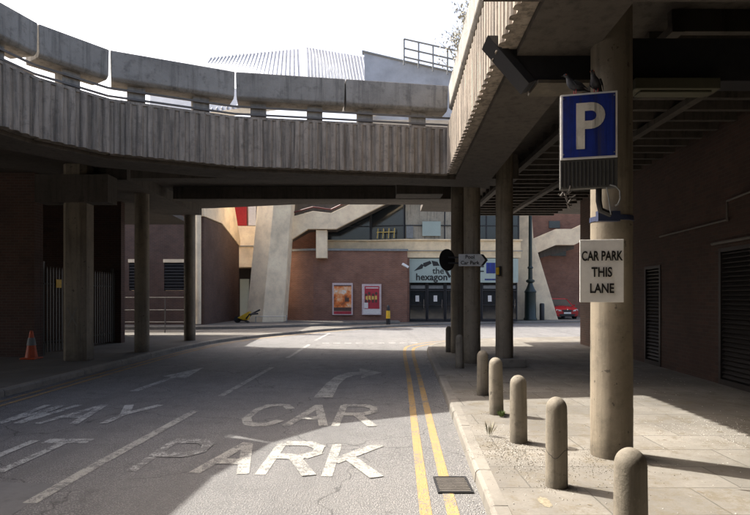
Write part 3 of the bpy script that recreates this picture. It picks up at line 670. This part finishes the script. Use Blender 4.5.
# ---- leaning pier
t = thing('leaning_pier', 'tall leaning cream concrete pier between the two brick walls of the theatre', 'pier', (-7, 34, .25))
m = MB(); Y = 34.0
b0, b1, b2 = at(246, 320, Y), at(262, 322.5, Y-.6), at(283, 321, Y); t0, t1, t2 = at(262, 160, Y), at(278, 160, Y-.6), at(294, 160, Y)
for q in (b0, b1, b2): q.z = .13
bk = Vector((0, 1.6, 0))
m.add([b0, b1, b2, b2+bk, b0+bk, t0, t1, t2, t2+bk, t0+bk], [(0, 1, 6, 5), (1, 2, 7, 6), (2, 3, 8, 7), (3, 4, 9, 8), (4, 0, 5, 9), (5, 6, 7, 8, 9), (0, 4, 3, 2, 1)])
m.build('shaft', 'cream', t, bevel=.02)
# ---- external stair with zig-zag parapet (centre)
t = thing('external_staircase', 'cream concrete staircase parapet rising to the right above the brick wall with posters', 'staircase', (-4, 35.3, 4))
def zig(top, bot, Y, dep, nm='parapet', mat='cream'): return pp(top+bot[::-1], Y, dep, nm, mat, t, .015)
zig([(284, 219), (290, 217), (313, 211), (331, 213), (352, 203), (395, 184)], [(284, 243), (289, 241), (308, 229), (336, 229), (383, 205), (410, 192)], 35.2, .35)
m = MB(); a = [(284, 215), (313, 207), (331, 209.5), (352, 199.5), (395, 180)]
P = [at(x, y, 35.4) for x, y in a]
for p, q in zip(P, P[1:]): m.tube([p, q], .05, 6)
m.build('handrail', 'maroon', t)
m = MB(); m.extr([at(x, y, 35.8) for x, y in ((289, 241), (308, 230), (336, 230), (383, 206), (395, 200), (300, 200), (284, 215))], (0, 1.2, 0)); m.build('stair_flight', 'soffit', t)
pp([(316, 230), (327, 230), (327, 258), (316, 258)], 35.35, .6, 'bracket', 'cream', t, .02)
# ---- posters
def poster(px0, py0, px1, py1, label, kind):
    Y = 35.98; a = at(px0, py0, Y); b = at(px1, py1, Y); yy = lambda x: 35.9+(x+3.95)*.066
    t = thing('poster_frame', label, 'poster', ((a.x+b.x)/2, yy(a.x)-.1, b.z), 'theatre posters'); 
    yf = yy((a.x+b.x)/2)-.12
    x0, x1, z0, z1 = a.x, b.x, b.z, a.z
    m = MB(); m.box(x0, yf, z0, x1, yf+.09, z1); fr = m.build('frame', 'pinkw', t, bevel=.01)
    def r(nm, mat, u0, v0, u1, v1, lay):
        mm = MB(); W, H = x1-x0, z1-z0; mm.box(x0+u0*W, yf-.004*lay, z0+v0*H, x0+u1*W, yf-.004*lay+.003, z0+v1*H); return mm.build(nm, mat, fr)
    if kind == 0:
        r('print', 'poster_art', .08, .12, .93, .93, 1); r('print', 'redl', .08, .03, .93, .115, 1); r('print', 'brownl', .08, .125, .93, .24, 2); r('print', 'brownl', .08, .9, .93, .935, 2)
        W, H = x1-x0, z1-z0
        mm = MB(); mm.box(x0+.62*W, yf-.024, z0+.42*H, x0+.82*W, yf-.022, z0+.54*H); mm.build('print', 'brownl', fr)
    else:
        r('print', 'redl', .14, .2, .9, .93, 1); r('print', 'whitel', .06, .03, .95, .19, 1); r('print', 'whitel', .12, .22, .32, .4, 2); r('print', 'whitel', .2, .86, .85, .89, 2)
        mm = MB(); W, H = x1-x0, z1-z0
        for i in range(5): mm.lathe((0, 0, 0), [(.001, 0), (.001, .001)], 3)
        for i, u in enumerate((.25, .4, .56, .72)): mm.box(x0+(u-.05)*W, yf-.012, z0+.48*H, x0+(u+.06)*W, yf-.009, z0+.62*H)
        mm.v = mm.v[30:]; mm.f = [tuple(i-30 for i in f) for f in mm.f if min(f) >= 30]; mm.build('print', 'yell', fr)
        mm = MB()
        for i, u in enumerate((.22, .38, .58, .74)):
            mm.extr([(x0+(u+.07*math.cos(q))*W, yf-.013, z0+(.70+(.0 if i % 2 else -.05)+.05*math.sin(q))*H) for q in [j*PI/4 for j in range(8)]], (0, .003, 0)); mm.box(x0+(u-.06)*W, yf-.016, z0+.40*H, x0+(u+.04)*W, yf-.0135, z0+.5*H)
        mm.build('print', 'brownl', fr)
poster(332.3, 283, 352.8, 315, 'orange and white theatre poster in a pale frame, left one on the brick wall', 0)
poster(361.8, 284, 381.3, 315, 'crimson theatre poster with a row of figures, right one on the brick wall', 1)
# CCTV on the brick corner
t = thing('security_camera', 'small white security camera at the corner of the brick wall beside the theatre sign', 'camera', (2.0, 36.1, 3.7))
m = MB(); m.box(1.98, 35.95, 3.68, 2.08, 36.3, 3.76); m.build('arm', 'signw', t); m = MB(); m.bar((1.75, 35.75, 3.86), (2.12, 35.95, 3.66), .16, .15); m.build('housing', 'signw', t, bevel=.02)
# ---- right: battered buttress, stair, brick
t = thing('buttress_wall', 'tall cream concrete buttress with a sloping right edge behind the lamp post', 'wall', (11, 40.4, .12))
pp([(488, 204), (531, 204), (533.5, 238), (558.5, 320.5), (488, 320.5)], 40.2, .8, 'wall', 'cream', t, .03)
t = thing('external_staircase', 'cream zig-zag staircase on the brick wall above the red car', 'staircase', (15, 44.8, 4))
pp([(530, 240), (556, 229), (572, 229), (612, 210), (612, 226), (574, 245), (556, 245), (530, 256)], 44.8, .5, 'parapet', 'cream', t, .02)
pp([(540, 246), (558, 245.5), (574, 245.5), (574, 249), (540, 258)], 45.4, .6, 'stair_flight', 'soffit', t)
t = thing('brick_block', 'brown brick building face behind the red car', 'building', (15, 46.5, .12))
pp([(500, 150), (640, 150), (640, 321), (500, 321)], 46.5, 3, 'wall', 'brick', t)
pp([(551, 249), (566, 249), (566, 256), (551, 256)], 46.4, .09, 'window', 'glass', t)
pp([(549, 221), (560, 221), (560, 228), (549, 228)], 46.4, .09, 'window', 'glass', t)
# ================================================================== STREET FURNITURE
bo = thing('bollard', 'nearest pale concrete bollard at the bottom edge of the pavement', 'bollard', (1.46, 3.2, .12), 'concrete bollards along the right kerb')
r = .088
m = MB(); m.lathe((1.46, 3.2, .12), [(r*1.08, 0), (r*1.06, .1), (r*1.04, .4), (r, .66)]+[(r*math.cos(a), .67+.1*math.sin(a)) for a in [i*PI/16 for i in range(1, 8)]]+[(.006, .77)], 32)
m.build('post', 'bollard', bo, smooth=True)
for px, py, lb in ((556.5, 486, 'cracked concrete bollard in front of the parking sign column'), (518.5, 442, 'pitted dark concrete bollard left of the parking sign column'), (496.5, 414, 'pale bollard with a green weed at its foot'),
                   (482.5, 395, 'shaded bollard just inside the walkway shadow, left of the square plinth'), (459.7, 368, 'small bollard in front of the direction sign column'), (449, 352, 'farthest bollard at the lane corner by the round sign')):
    p = gnd(px, py, .12); d_ = dup(bo, p, lb, random.uniform(0, 6)); d_.scale = (random.uniform(.97, 1.05),)*2+(random.uniform(.97, 1.03),); d_.rotation_euler.x = random.uniform(-.02, .02); d_.rotation_euler.y = random.uniform(-.02, .02)
# hairline crack on one bollard
p = gnd(556.5, 486, .12); cb = [o for o in COL.objects if o.get('label', '').startswith('cracked concrete')][0]
cb.scale = (1, 1, 1); cb.rotation_euler = (0, 0, 0)
m = MB(); m.tube([p+Vector((.0925*math.cos(q), .0925*math.sin(q), .30-.035*math.sin(q*2.3)+random.uniform(-.008, .008))) for q in [-3.3+i*.22 for i in range(17)]], .0022, 4); c_ = m.build('crack', 'void', None); c_.parent = cb; c_.location = -p; c_.location = (0, 0, 0)
c_.matrix_parent_inverse = cb.matrix_basis.inverted()
# ---- parking sign
def board(name, w_, h_, loc, rot):    # helper frame: local x right, y up on a vertical board
    return Matrix.Translation(loc) @ Matrix.Rotation(rot, 4, 'Z')
ang = math.radians(-14)
ps = thing('parking_sign', 'blue parking sign with a white letter P on a grey backing, with two pigeons on top', 'sign', (2.06, 5.40, 2.8))
ps['label'] = 'blue square sign with a big white letter P fixed high on the thick column'
mt = board('p', .5, .6, Vector((2.06, 5.40, 2.8)), ang)
def lbox(m, mt, x0, y0, z0, x1, y1, z1):
    P = [mt @ Vector(q) for q in ((x0, y0, z0), (x1, y0, z0), (x1, y1, z0), (x0, y1, z0))]
    m.extr(P, (0, 0, z1-z0)); return m
m = lbox(MB(), mt, -.262, .0, .0, .262, .09, .92); m.build('backing', plain('backing_grey', (.085, .085, .08), .6), ps, bevel=.006)
m = lbox(MB(), mt, -.258, -.014, .28, .258, -.002, .915); m.build('border', 'signw', ps, bevel=.004)
m = lbox(MB(), mt, -.238, -.020, .30, .238, -.0145, .895); m.build('blue_panel', 'blue', ps)
def pglyph(mt, y, th=.072):
    pts = [(-.115, .375), (-.115+th, .375), (-.115+th, .57), (.03, .57), (.09, .585), (.135, .63), (.145, .69), (.135, .755), (.09, .80), (.03, .818), (-.115, .818)]
    hole = [(-.115+th, .64), (-.115+th, .75), (.025, .75), (.06, .735), (.072, .695), (.06, .655), (.025, .64)]
    m = MB()
    th = .078; cz, ro, ri = .692, .126, .048
    arc = [(-PI/2+PI*q/12) for q in range(13)]
    outer = [(-.115+th, cz-ro)]+[(.02+ro*math.cos(a), cz+ro*math.sin(a)) for a in arc]+[(-.115+th, cz+ro)]
    inner = [(-.115+th, cz-ri)]+[(.02+ri*math.cos(a), cz+ri*math.sin(a)) for a in arc]+[(-.115+th, cz+ri)]
    for i in range(len(outer)-1):
        m.extr([mt @ Vector((p[0], y, p[1])) for p in (outer[i], outer[i+1], inner[i+1], inner[i])], mt.to_3x3() @ Vector((0, .004, 0)))
    m.extr([mt @ Vector((p[0], y, p[1])) for p in ((-.115, .375), (-.115+th, .375), (-.115+th, .818), (-.115, .818))], mt.to_3x3() @ Vector((0, .004, 0)))
    return m
pglyph(mt, -.0245).build('letter_p', 'cream_letter', ps)
m = MB()
for i in range(14): lbox(m, mt, -.25+i*.036, -.006, .02, -.25+i*.036+.012, .001, .26)
m.build('backing_slats', 'dark', ps)
m = MB(); m.tube([mt @ Vector((.1, .06, .0)), mt @ Vector((.1, .06, -.12)), mt @ Vector((.12, .1, -.2)), mt @ Vector((.22, .14, -.24))], .03, 8); m.build('bracket_arm', 'black', ps, smooth=True)
m = MB(); m.lathe((2.44, 5.78, 2.52), [(.207, 0), (.212, .002), (.212, .05), (.207, .052)], 32); m.box(2.2, 5.52, 2.5, 2.42, 5.58, 2.6); m.build('clamp', plain('blue_bracket', (.03, .04, .085), .5), ps)
m = MB(); m.tube([mt @ Vector(q) for q in ((.19, -.01, .02), (.24, -.02, .0), (.275, -.02, -.04), (.28, -.02, -.12), (.26, -.02, -.17), (.235, -.02, -.18))], .007, 6); m.tube([mt @ Vector(q) for q in ((.16, -.01, .0), (.18, -.0, -.1), (.20, -.0, -.26))], .006, 6)
m.build('cable', 'grey', ps)
m = MB(); random.seed(5)
for i in range(16): a = Vector((-.2+random.uniform(-.05, .05), random.uniform(-.02, .03), random.uniform(-.14, -.02))); m.tube([mt @ a, mt @ (a+Vector((random.uniform(-.04, .04), 0, random.uniform(-.06, .06))))], .007, 5)
m.build('cable_tangle', 'rust', ps)
# ---- white lane sign
cs = thing('lane_sign', 'white sign reading car park this lane on the thick sunlit column', 'sign', (2.17, 5.36, 1.7))
mt = board('c', .4, .6, Vector((2.17, 5.36, 1.7)), math.radians(-9))
m = lbox(MB(), mt, -.2, 0, 0, .2, .012, .6); m.build('panel', 'signw', cs, bevel=.003)
m = MB(); lbox(m, mt, -.19, .013, .12, .19, .035, .16); m.build('fixing_strap', 'galv', cs); m = MB(); lbox(m, mt, -.19, .013, .44, .19, .035, .48); m.build('fixing_strap', 'galv', cs)
R9 = Matrix.Rotation(math.radians(-9), 4, 'Z') @ RX
for s_, z_ in (('CAR PARK', .40), ('THIS', .245), ('LANE', .09)):
    text_mesh('lettering', s_, .128, 'letter', mt @ Vector((0, -.006, z_)), R9, cs, sx=.62 if s_ == 'CAR PARK' else .72, extr=.002, bold=.0025)
# ---- direction sign
ds = thing('direction_sign', 'grey arrow-ended car park direction sign pointing right on a column', 'sign', (2.35, 13.5, 2.5))
m = MB(); m.extr([(2.03, 13.58, 2.5), (2.62, 13.58, 2.5), (2.74, 13.58, 2.645), (2.62, 13.58, 2.79), (2.03, 13.58, 2.79)], (0, .03, 0)); m.build('panel', plain('pale_sign_grey', (.62, .64, .64), .5), ds)
m = MB(); m.extr([(2.57, 13.572, 2.51), (2.63, 13.572, 2.51), (2.735, 13.572, 2.645), (2.63, 13.572, 2.78), (2.57, 13.572, 2.78), (2.67, 13.572, 2.645)], (0, .006, 0)); m.build('chevron', 'letter', ds)
text_mesh('lettering', 'Pool', .125, 'letter', Vector((2.3, 13.572, 2.68)), RX, ds, extr=.002, bold=.002); text_mesh('lettering', 'Car Park', .125, 'letter', Vector((2.3, 13.572, 2.54)), RX, ds, extr=.002, bold=.002)
m = MB(); m.box(2.1, 13.6, 2.6, 2.35, 13.75, 2.68); m.build('bracket', 'dark', ds)
t = thing('round_sign', 'round road sign seen from its dark back beside the direction sign', 'sign', (1.76, 13.75, 2.4))
m = MB(); c_ = Vector((1.78, 13.75, 2.66)); nrm = Vector((-.62, .78, 0)); m.tube([c_, c_+nrm*.02], .27, 32); m.build('disc', 'black', t)
m = MB(); m.bar((1.80, 13.72, 2.72), (2.25, 13.75, 2.72), .04, .04); m.build('bracket', 'black', t); m = MB(); m.bar((1.80, 13.72, 2.58), (2.25, 13.75, 2.58), .04, .04); m.build('bracket', 'black', t)
t = thing('call_box', 'small yellow box on the side of the round column right of the direction sign', 'box', (2.86, 13.1, 2.2))
m = MB(); m.box(2.83, 13.02, 2.27, 2.89, 13.12, 2.44); m.build('case', 'yellowp', t, bevel=.01); m = MB(); m.box(2.893, 13.03, 2.24, 2.94, 13.13, 2.47); m.build('back_plate', 'black', t)
# ---- pigeons
def pigeon(loc, rot, mat, label, turn=0):
    t = thing('pigeon', label, 'bird', loc, 'pigeons on the parking sign')
    L = Matrix.Translation(loc) @ Matrix.Rotation(rot, 4, 'Z') @ Matrix.Scale(.82, 4)
    # body: one lofted surface from beak-side breast through back to tail; local -x is forward
    st = [(-.150, .215, .004), (-.142, .216, .014), (-.125, .22, .021), (-.105, .218, .024), (-.092, .20, .024), (-.082, .175, .03), (-.066, .145, .045), (-.035, .12, .056), (0, .105, .058), (.045, .09, .048), (.085, .075, .034), (.12, .06, .022), (.17, .042, .018), (.2, .032, .012)]
    vs = []; n = 14; m = MB()
    for i, (x, z, r_) in enumerate(st):
        a = st[max(i-1, 0)]; b = st[min(i+1, len(st)-1)]; d = Vector((b[0]-a[0], 0, b[1]-a[1])).normalized(); u = Vector((0, 1, 0)); v_ = d.cross(u)
        flat = .45 if i > 10 else 1
        for j in range(n):
            q = 2*PI*j/n; vs.append(L @ (Vector((x, 0, z))+u*r_*(1.25 if i > 10 else .95)*math.cos(q)+v_*r_*flat*math.sin(q)))
    fs = [(i*n+j, i*n+(j+1) % n, (i+1)*n+(j+1) % n, (i+1)*n+j) for i in range(len(st)-1) for j in range(n)]+[tuple(range(n)), tuple(range((len(st)-1)*n, len(st)*n))]
    m.add(vs, fs); m.build('body', mat, t, smooth=True)
    m = MB(); m.tube([L @ Vector((-.145, 0, .214)), L @ Vector((-.172, 0, .206))], [.007, .002], 6); m.build('beak', 'black', t)
    for s_ in (-1, 1):
        m = MB(); m.extr([L @ Vector(q) for q in ((-.055, s_*.05, .14), (-.02, s_*.058, .155), (.06, s_*.05, .12), (.15, s_*.028, .065), (.07, s_*.052, .08), (-.02, s_*.06, .09))], L.to_3x3() @ Vector((0, s_*.008, 0))); m.build('wing', mat, t)
        m = MB(); m.tube([L @ Vector((.0, s_*.022, .06)), L @ Vector((.0, s_*.022, .005)), L @ Vector((-.03, s_*.022, .004))], .005, 6); m.build('leg', 'redl', t)
        m = MB(); m.tube([L @ Vector((-.126, s_*.019, .224)), L @ Vector((-.126, s_*.023, .224))], .005, 8); m.build('eye', 'orange', t)
pigeon(Vector((1.95, 5.46, 3.722)), math.radians(10), 'pigeon', 'left pigeon perched on the blue sign, looking left')
pigeon(Vector((2.14, 5.42, 3.722)), math.radians(48), 'pigeon2', 'right darker pigeon perched on the blue sign against the column', 1)
# ---- traffic cone
t = thing('traffic_cone', 'orange traffic cone with a dull sleeve on the left pavement', 'cone', (-9.05, 14.75, .12))
x, y = -9.05, 14.75
m = MB(); m.box(x-.2, y-.2, .12, x+.2, y+.2, .16); m.build('base', 'orange', t, bevel=.02)
m = MB(); m.lathe((x, y, .16), [(.15, 0), (.118, .2), (.042, .68), (.035, .70)], 24); m.build('cone', 'orange', t, smooth=True)
m = MB(); m.lathe((x, y, .16), [(.106, .32), (.112, .321), (.079, .52), (.072, .521)], 24); m.build('sleeve', 'grey', t, smooth=True)
# ---- black and yellow post
t = thing('marker_post', 'black post with a yellow middle band standing by the far kerb near the posters', 'post', (.78, 33.2, .12))
m = MB(); m.lathe((.78, 33.2, .12), [(.13, 0), (.12, .3), (.10, 1.0), (.07, 1.12), (.02, 1.16)], 16); m.build('post', 'black', t, smooth=True)
m = MB(); m.lathe((.78, 33.2, .12), [(.12, .36), (.128, .361), (.116, .82), (.10, .821)], 16); m.build('band', 'yellowp', t)
# ---- barrow by the pier
t = thing('barrow', 'yellow barrow with black handles tipped at the foot of the leaning pier', 'barrow', (-7.3, 32.6, .25))
bx, by = -7.35, 32.6
m = MB(); vs = [(bx-.75, by-.3, .62), (bx+.05, by-.35, .8), (bx+.05, by+.35, .8), (bx-.75, by+.3, .62), (bx-.25, by-.2, .4), (bx+.0, by-.22, .42), (bx+.0, by+.22, .42), (bx-.25, by+.2, .4)]
vs[0:4] = [(bx-.6, by-.3, .55), (bx+.08, by-.35, .92), (bx+.08, by+.35, .92), (bx-.6, by+.3, .55)]
m.add(vs, [(0, 1, 5, 4), (1, 2, 6, 5), (2, 3, 7, 6), (3, 0, 4, 7), (4, 5, 6, 7), (0, 3, 2, 1)]); m.build('tray', 'yellowp', t, bevel=.02)
for s_ in (-1, 1):
    m = MB(); m.tube([(bx-.1, by+s_*.25, .5), (bx+.1, by+s_*.25, .75), (bx+.6, by+s_*.28, 1.0 if s_ > 0 else .8)], .05, 8); m.build('handle', 'black', t)
m = MB(); m.tube([(bx-.65, by-.05, .45), (bx-.65, by+.05, .45)], .2, 16); m.build('wheel', 'rubber', t)
m = MB(); m.tube([(bx-.65, by-.1, .45), (bx-.2, by-.2, .38), (bx, by-.2, .27)], .03, 6); m.tube([(bx-.65, by+.1, .45), (bx-.2, by+.2, .38), (bx, by+.2, .27)], .03, 6); m.build('frame', 'black', t)
t = thing('low_rail', 'thin low metal rail at the foot of the leaning pier', 'rail', (-6, 32.4, .25))
m = MB(); m.tube([(-6.9, 32.4, .62), (-5.1, 32.4, .62)], .02, 6); m.tube([(-5.1, 32.4, .25), (-5.1, 32.4, .7)], .025, 6); m.tube([(-6.9, 32.4, .25), (-6.9, 32.4, .62)], .025, 6); m.build('tubes', 'galv', t)
# ---- lamp post, small dark bollard
t = thing('lamp_post', 'dark green lamp post with a stepped fluted base before the cream buttress', 'lamp post', (10.9, 39.3, .12))
m = MB(); m.lathe((10.9, 39.3, .12), [(.46, 0), (.46, .12), (.40, .2), (.38, 1.9), (.42, 2.0), (.30, 2.2), (.18, 2.5), (.16, 2.6), (.30, 2.7), (.30, 2.8), (.15, 2.9), (.14, 3.6), (.2, 3.65), (.2, 3.7), (.13, 3.8)], 16); m.build('base', 'green', t, smooth=True)
m = MB(); m.lathe((10.9, 39.3, .12), [(.13, 3.8), (.11, 9.0), (.09, 9.3)], 12); m.build('pole', 'green', t, smooth=True)
m = MB(); m.lathe((10.9, 39.3, .12), [(.1, 9.3), (.25, 9.4), (.32, 9.8), (.2, 10.0), (.03, 10.2)], 12); m.build('lantern', 'grey', t, smooth=True)
m = MB(); m.lathe((11.75, 39.4, .12), [(.17, 0), (.17, 1.1), (.13, 1.18), (.02, 1.2)], 16); tag(m.build('dark_bollard', 'black', smooth=True), 'short black bollard to the right of the lamp post', 'bollard')
# ---- red car
cx, cy = 14.1, 41.2
t = thing('parked_car', 'red hatchback seen from the front, parked behind the cream buttress', 'car', (cx, cy, .12))
def car_section(y, pts): return [(cx+x, cy+y, .12+z) for x, z in pts]+[(cx-x, cy+y, .12+z) for x, z in pts[::-1]]
secs = [(-.12, [(.0, .22), (.62, .22), (.78, .36), (.80, .55), (.72, .68), (0, .72)]), (.0, [(.0, .2), (.78, .2), (.86, .38), (.87, .58), (.80, .74), (0, .80)]), (.35, [(.0, .2), (.84, .2), (.9, .4), (.9, .66), (.83, .82), (0, .9)]),
        (1.0, [(.0, .2), (.86, .2), (.91, .4), (.91, .75), (.82, .92), (0, .99)]), (2.6, [(.0, .2), (.86, .2), (.92, .4), (.91, .8), (.82, .97), (0, .99)]), (3.9, [(.0, .22), (.84, .22), (.9, .4), (.9, .8), (.8, .98), (0, 1.0)]), (4.05, [(.0, .3), (.7, .3), (.8, .45), (.8, .7), (.7, .85), (0, .9)])]
m = MB(); vs = []
for y, p in secs: vs += car_section(y, p)
n = 12; fs = [(i*n+j, i*n+(j+1) % n, (i+1)*n+(j+1) % n, (i+1)*n+j) for i in range(len(secs)-1) for j in range(n)]+[tuple(range(n)), tuple(range((len(secs)-1)*n, len(secs)*n))]
m.add(vs, fs); m.build('body', 'carred', t, smooth=True)
m = MB(); lo = [(-.78, .95), (.78, .95), (.8, 3.9), (-.8, 3.9)]; hi = [(-.58, 1.75), (.58, 1.75), (.6, 3.4), (-.6, 3.4)]
m.add([(cx+x, cy+y, .12+.93) for x, y in lo]+[(cx+x, cy+y, .12+1.46) for x, y in hi], [(0, 1, 5, 4), (1, 2, 6, 5), (2, 3, 7, 6), (3, 0, 4, 7), (4, 5, 6, 7)]); m.build('windows', 'glass', t)
m = MB(); m.add([(cx+x*1.02, cy+y, .12+1.45) for x, y in hi]+[(cx+x*.9, cy+y*1.0+(.1 if y < 2 else -.1), .12+1.52) for x, y in hi], [(0, 1, 5, 4), (1, 2, 6, 5), (2, 3, 7, 6), (3, 0, 4, 7), (4, 5, 6, 7)])
for s_ in (-1, 1): m.bar((cx+s_*.79, cy+.95, 1.04), (cx+s_*.59, cy+1.75, 1.58), .07, .05)
m.build('roof', 'carred', t)
for s_ in (-1, 1):
    for yy in (.75, 3.25):
        m = MB(); m.tube([(cx+s_*.72, cy+yy, .44), (cx+s_*.925, cy+yy, .44)], .32, 20); w_ = m.build('wheel', 'rubber', t)
        m = MB(); m.tube([(cx+s_*.90, cy+yy, .44), (cx+s_*.93, cy+yy, .44)], .2, 16); m.build('rim', 'chrome', w_)
    m = MB(); m.extr([(cx+s_*.42, cy-.15, .70), (cx+s_*.80, cy-.10, .74), (cx+s_*.78, cy-.10, .86), (cx+s_*.46, cy-.14, .80)], (0, .2, 0)); m.build('headlight', 'lens', t)
    m = MB(); m.bar((cx+s_*.88, cy+1.25, 1.1), (cx+s_*1.05, cy+1.22, 1.12), .1, .12); m.build('wing_mirror', 'carred', t)
m = MB(); m.extr([(cx-.36, cy-.16, .80), (cx+.36, cy-.16, .80), (cx+.28, cy-.16, .66), (cx-.28, cy-.16, .66)], (0, .1, 0)); m.build('grille', 'black', t)
m = MB(); m.extr([(cx-.6, cy-.17, .5), (cx+.6, cy-.17, .5), (cx+.5, cy-.17, .34), (cx-.5, cy-.17, .34)], (0, .1, 0)); m.build('air_intake', 'black', t)
m = MB(); m.box(cx-.26, cy-.2, .52, cx+.26, cy-.165, .64); m.build('number_plate', 'plate', t)
m = MB(); m.tube([(cx, cy-.17, .83), (cx, cy-.12, .83)], .045, 12); m.build('badge', 'chrome', t)
# bolts on the big signs
for u in (-.23, .23):
    for q in (.33, .87):
        m = MB(); a = board('b', 1, 1, Vector((2.06, 5.40, 2.8)), ang) @ Vector((u, -.026, q)); m.tube([a, a+Vector((0, .01, 0))], .007, 8); m.build('bolt', 'galv', ps)
# ================================================================== PLANTS AND DEBRIS
def weed(x, y, z, n, h, name, label, mat='leaf', seed=1):
    random.seed(seed); m = MB()
    for i in range(n):
        a = random.uniform(0, 2*PI); r_ = random.uniform(.01, h*.5); hh = h*random.uniform(.4, 1)
        b = Vector((x+math.cos(a)*.02, y+math.sin(a)*.02, z)); c_ = b+Vector((math.cos(a)*r_, math.sin(a)*r_, hh)); s_ = Vector((-math.sin(a), math.cos(a), 0))*random.uniform(.006, .014)
        mid = b.lerp(c_, .55)+Vector((0, 0, .01)); m.add([b, mid-s_, c_, mid+s_], [(0, 1, 2, 3)])
    return tag(m.build(name, mat), label, 'plant')
p = gnd(498, 415, .12); weed(p.x+.02, p.y-.12, .12, 60, .10, 'weed', 'small green weed growing at the foot of a pale bollard', seed=2)
p = gnd(489, 436, .12); weed(p.x, p.y, .12, 12, .2, 'weed', 'thin dry weed standing in the pavement gap near the kerb', 'twig', 4)
random.seed(9); m = MB()   # straggly shrub on the right-hand planter
for i in range(70):
    y = random.uniform(9.2, 11.2); x = rx(y)+random.uniform(-.02, .35); a = Vector((x, y, 6.25)); b = a+Vector((random.uniform(-.35, .2), random.uniform(-.4, .4), random.uniform(.15, .55)))
    m.tube([a, a.lerp(b, .5)+Vector((random.uniform(-.1, .1), 0, .05)), b], [.008, .006, .003], 4, False)
    for j in range(16):
        q = a.lerp(b, random.uniform(.3, 1.1))+Vector((random.uniform(-.09, .09), random.uniform(-.09, .09), random.uniform(-.06, .06))); s_ = .03
        u = Vector((random.uniform(-1, 1), random.uniform(-1, 1), random.uniform(-1, 1))).normalized()*s_; v_ = u.orthogonal().normalized()*s_*.6
        m.add([q-u, q-v_, q+u, q+v_], [(0, 1, 2, 3)])
tag(m.build('shrub', 'twig'), 'straggly pale shrub growing out of the right-hand parapet planter', 'shrub')
def scatter(name, mat, n, fn, smin, smax, seed):
    random.seed(seed); m = MB()
    for i in range(n):
        x, y, z = fn(); s_ = random.uniform(smin, smax); a = random.uniform(0, PI); P = []
        for q in range(5): P.append((x+s_*random.uniform(.5, 1)*math.cos(a+q*2*PI/5), y+s_*random.uniform(.5, 1)*math.sin(a+q*2*PI/5), z))
        top = [(x+(px-x)*.6, y+(py-y)*.6, z+s_*random.uniform(.3, .8)) for px, py, _ in P]
        m.add(P+top, [(0, 1, 6, 5), (1, 2, 7, 6), (2, 3, 8, 7), (3, 4, 9, 8), (4, 0, 5, 9), (5, 6, 7, 8, 9)])
    o = m.build(name, mat); o['kind'] = 'stuff'; return tag(o, {'debris': 'pale grit and scraps scattered on the pavement and gutter', 'grit': 'dark gravelly grit around the bollard feet'}[name.split('.')[0]], 'debris')
def kx(y):
    for a, b in zip(RK, RK[1:]):
        if a[1] <= y <= b[1]: return a[0]+(b[0]-a[0])*(y-a[1])/(b[1]-a[1])
    return 1
def deb():
    c = random.random()
    if c < .22: y = 3.5+14*random.random()**1.5; return kx(y)-abs(random.gauss(0, .07))-.01, y, .003
    if c < .5: return random.gauss(4.3, .55), random.gauss(6.6, .45), .122
    if c < .7: return random.gauss(1.35, .12)+.1, random.gauss(5.9, .5), .122
    y = random.uniform(3, 14); return random.uniform(kx(y)+.2, 6.3), y, .122
scatter('debris', 'debris', 2600, deb, .002, .009, 21)
def gr():
    random.random()
    c = random.random()
    if c < .4: return random.gauss(1.45, .22), random.gauss(5.9, .35), .122
    if c < .55: return random.gauss(2.1, .3), random.gauss(5.35, .25), .122
    if c < .82:
        bx_, by_ = random.choice([(1.46, 3.2), (1.57, 4.83), (1.62, 6.3), (1.69, 7.8), (1.79, 9.3), (2.44, 5.78), (2.44, 5.78)]); a = random.uniform(0, 2*PI); q = (.22 if bx_ > 2 else .10)+abs(random.gauss(0, .05)); return bx_+q*math.cos(a), by_+q*math.sin(a), .122
    y = random.uniform(3, 16); return random.uniform(kx(y)+.15, kx(y)+1.3), y, .122
scatter('grit', 'grit', 3200, gr, .002, .007, 22)
p = gnd(16, 391, 0); m = MB(); m.add([(p.x-.1, p.y-.03, .005), (p.x+.08, p.y-.05, .006), (p.x+.1, p.y+.04, .03), (p.x-.02, p.y+.07, .045), (p.x-.09, p.y+.03, .01)], [(0, 1, 2), (0, 2, 3), (0, 3, 4)]); tag(m.build('crumpled_paper', 'whitel'), 'scrap of crumpled white paper by the left kerb', 'litter')
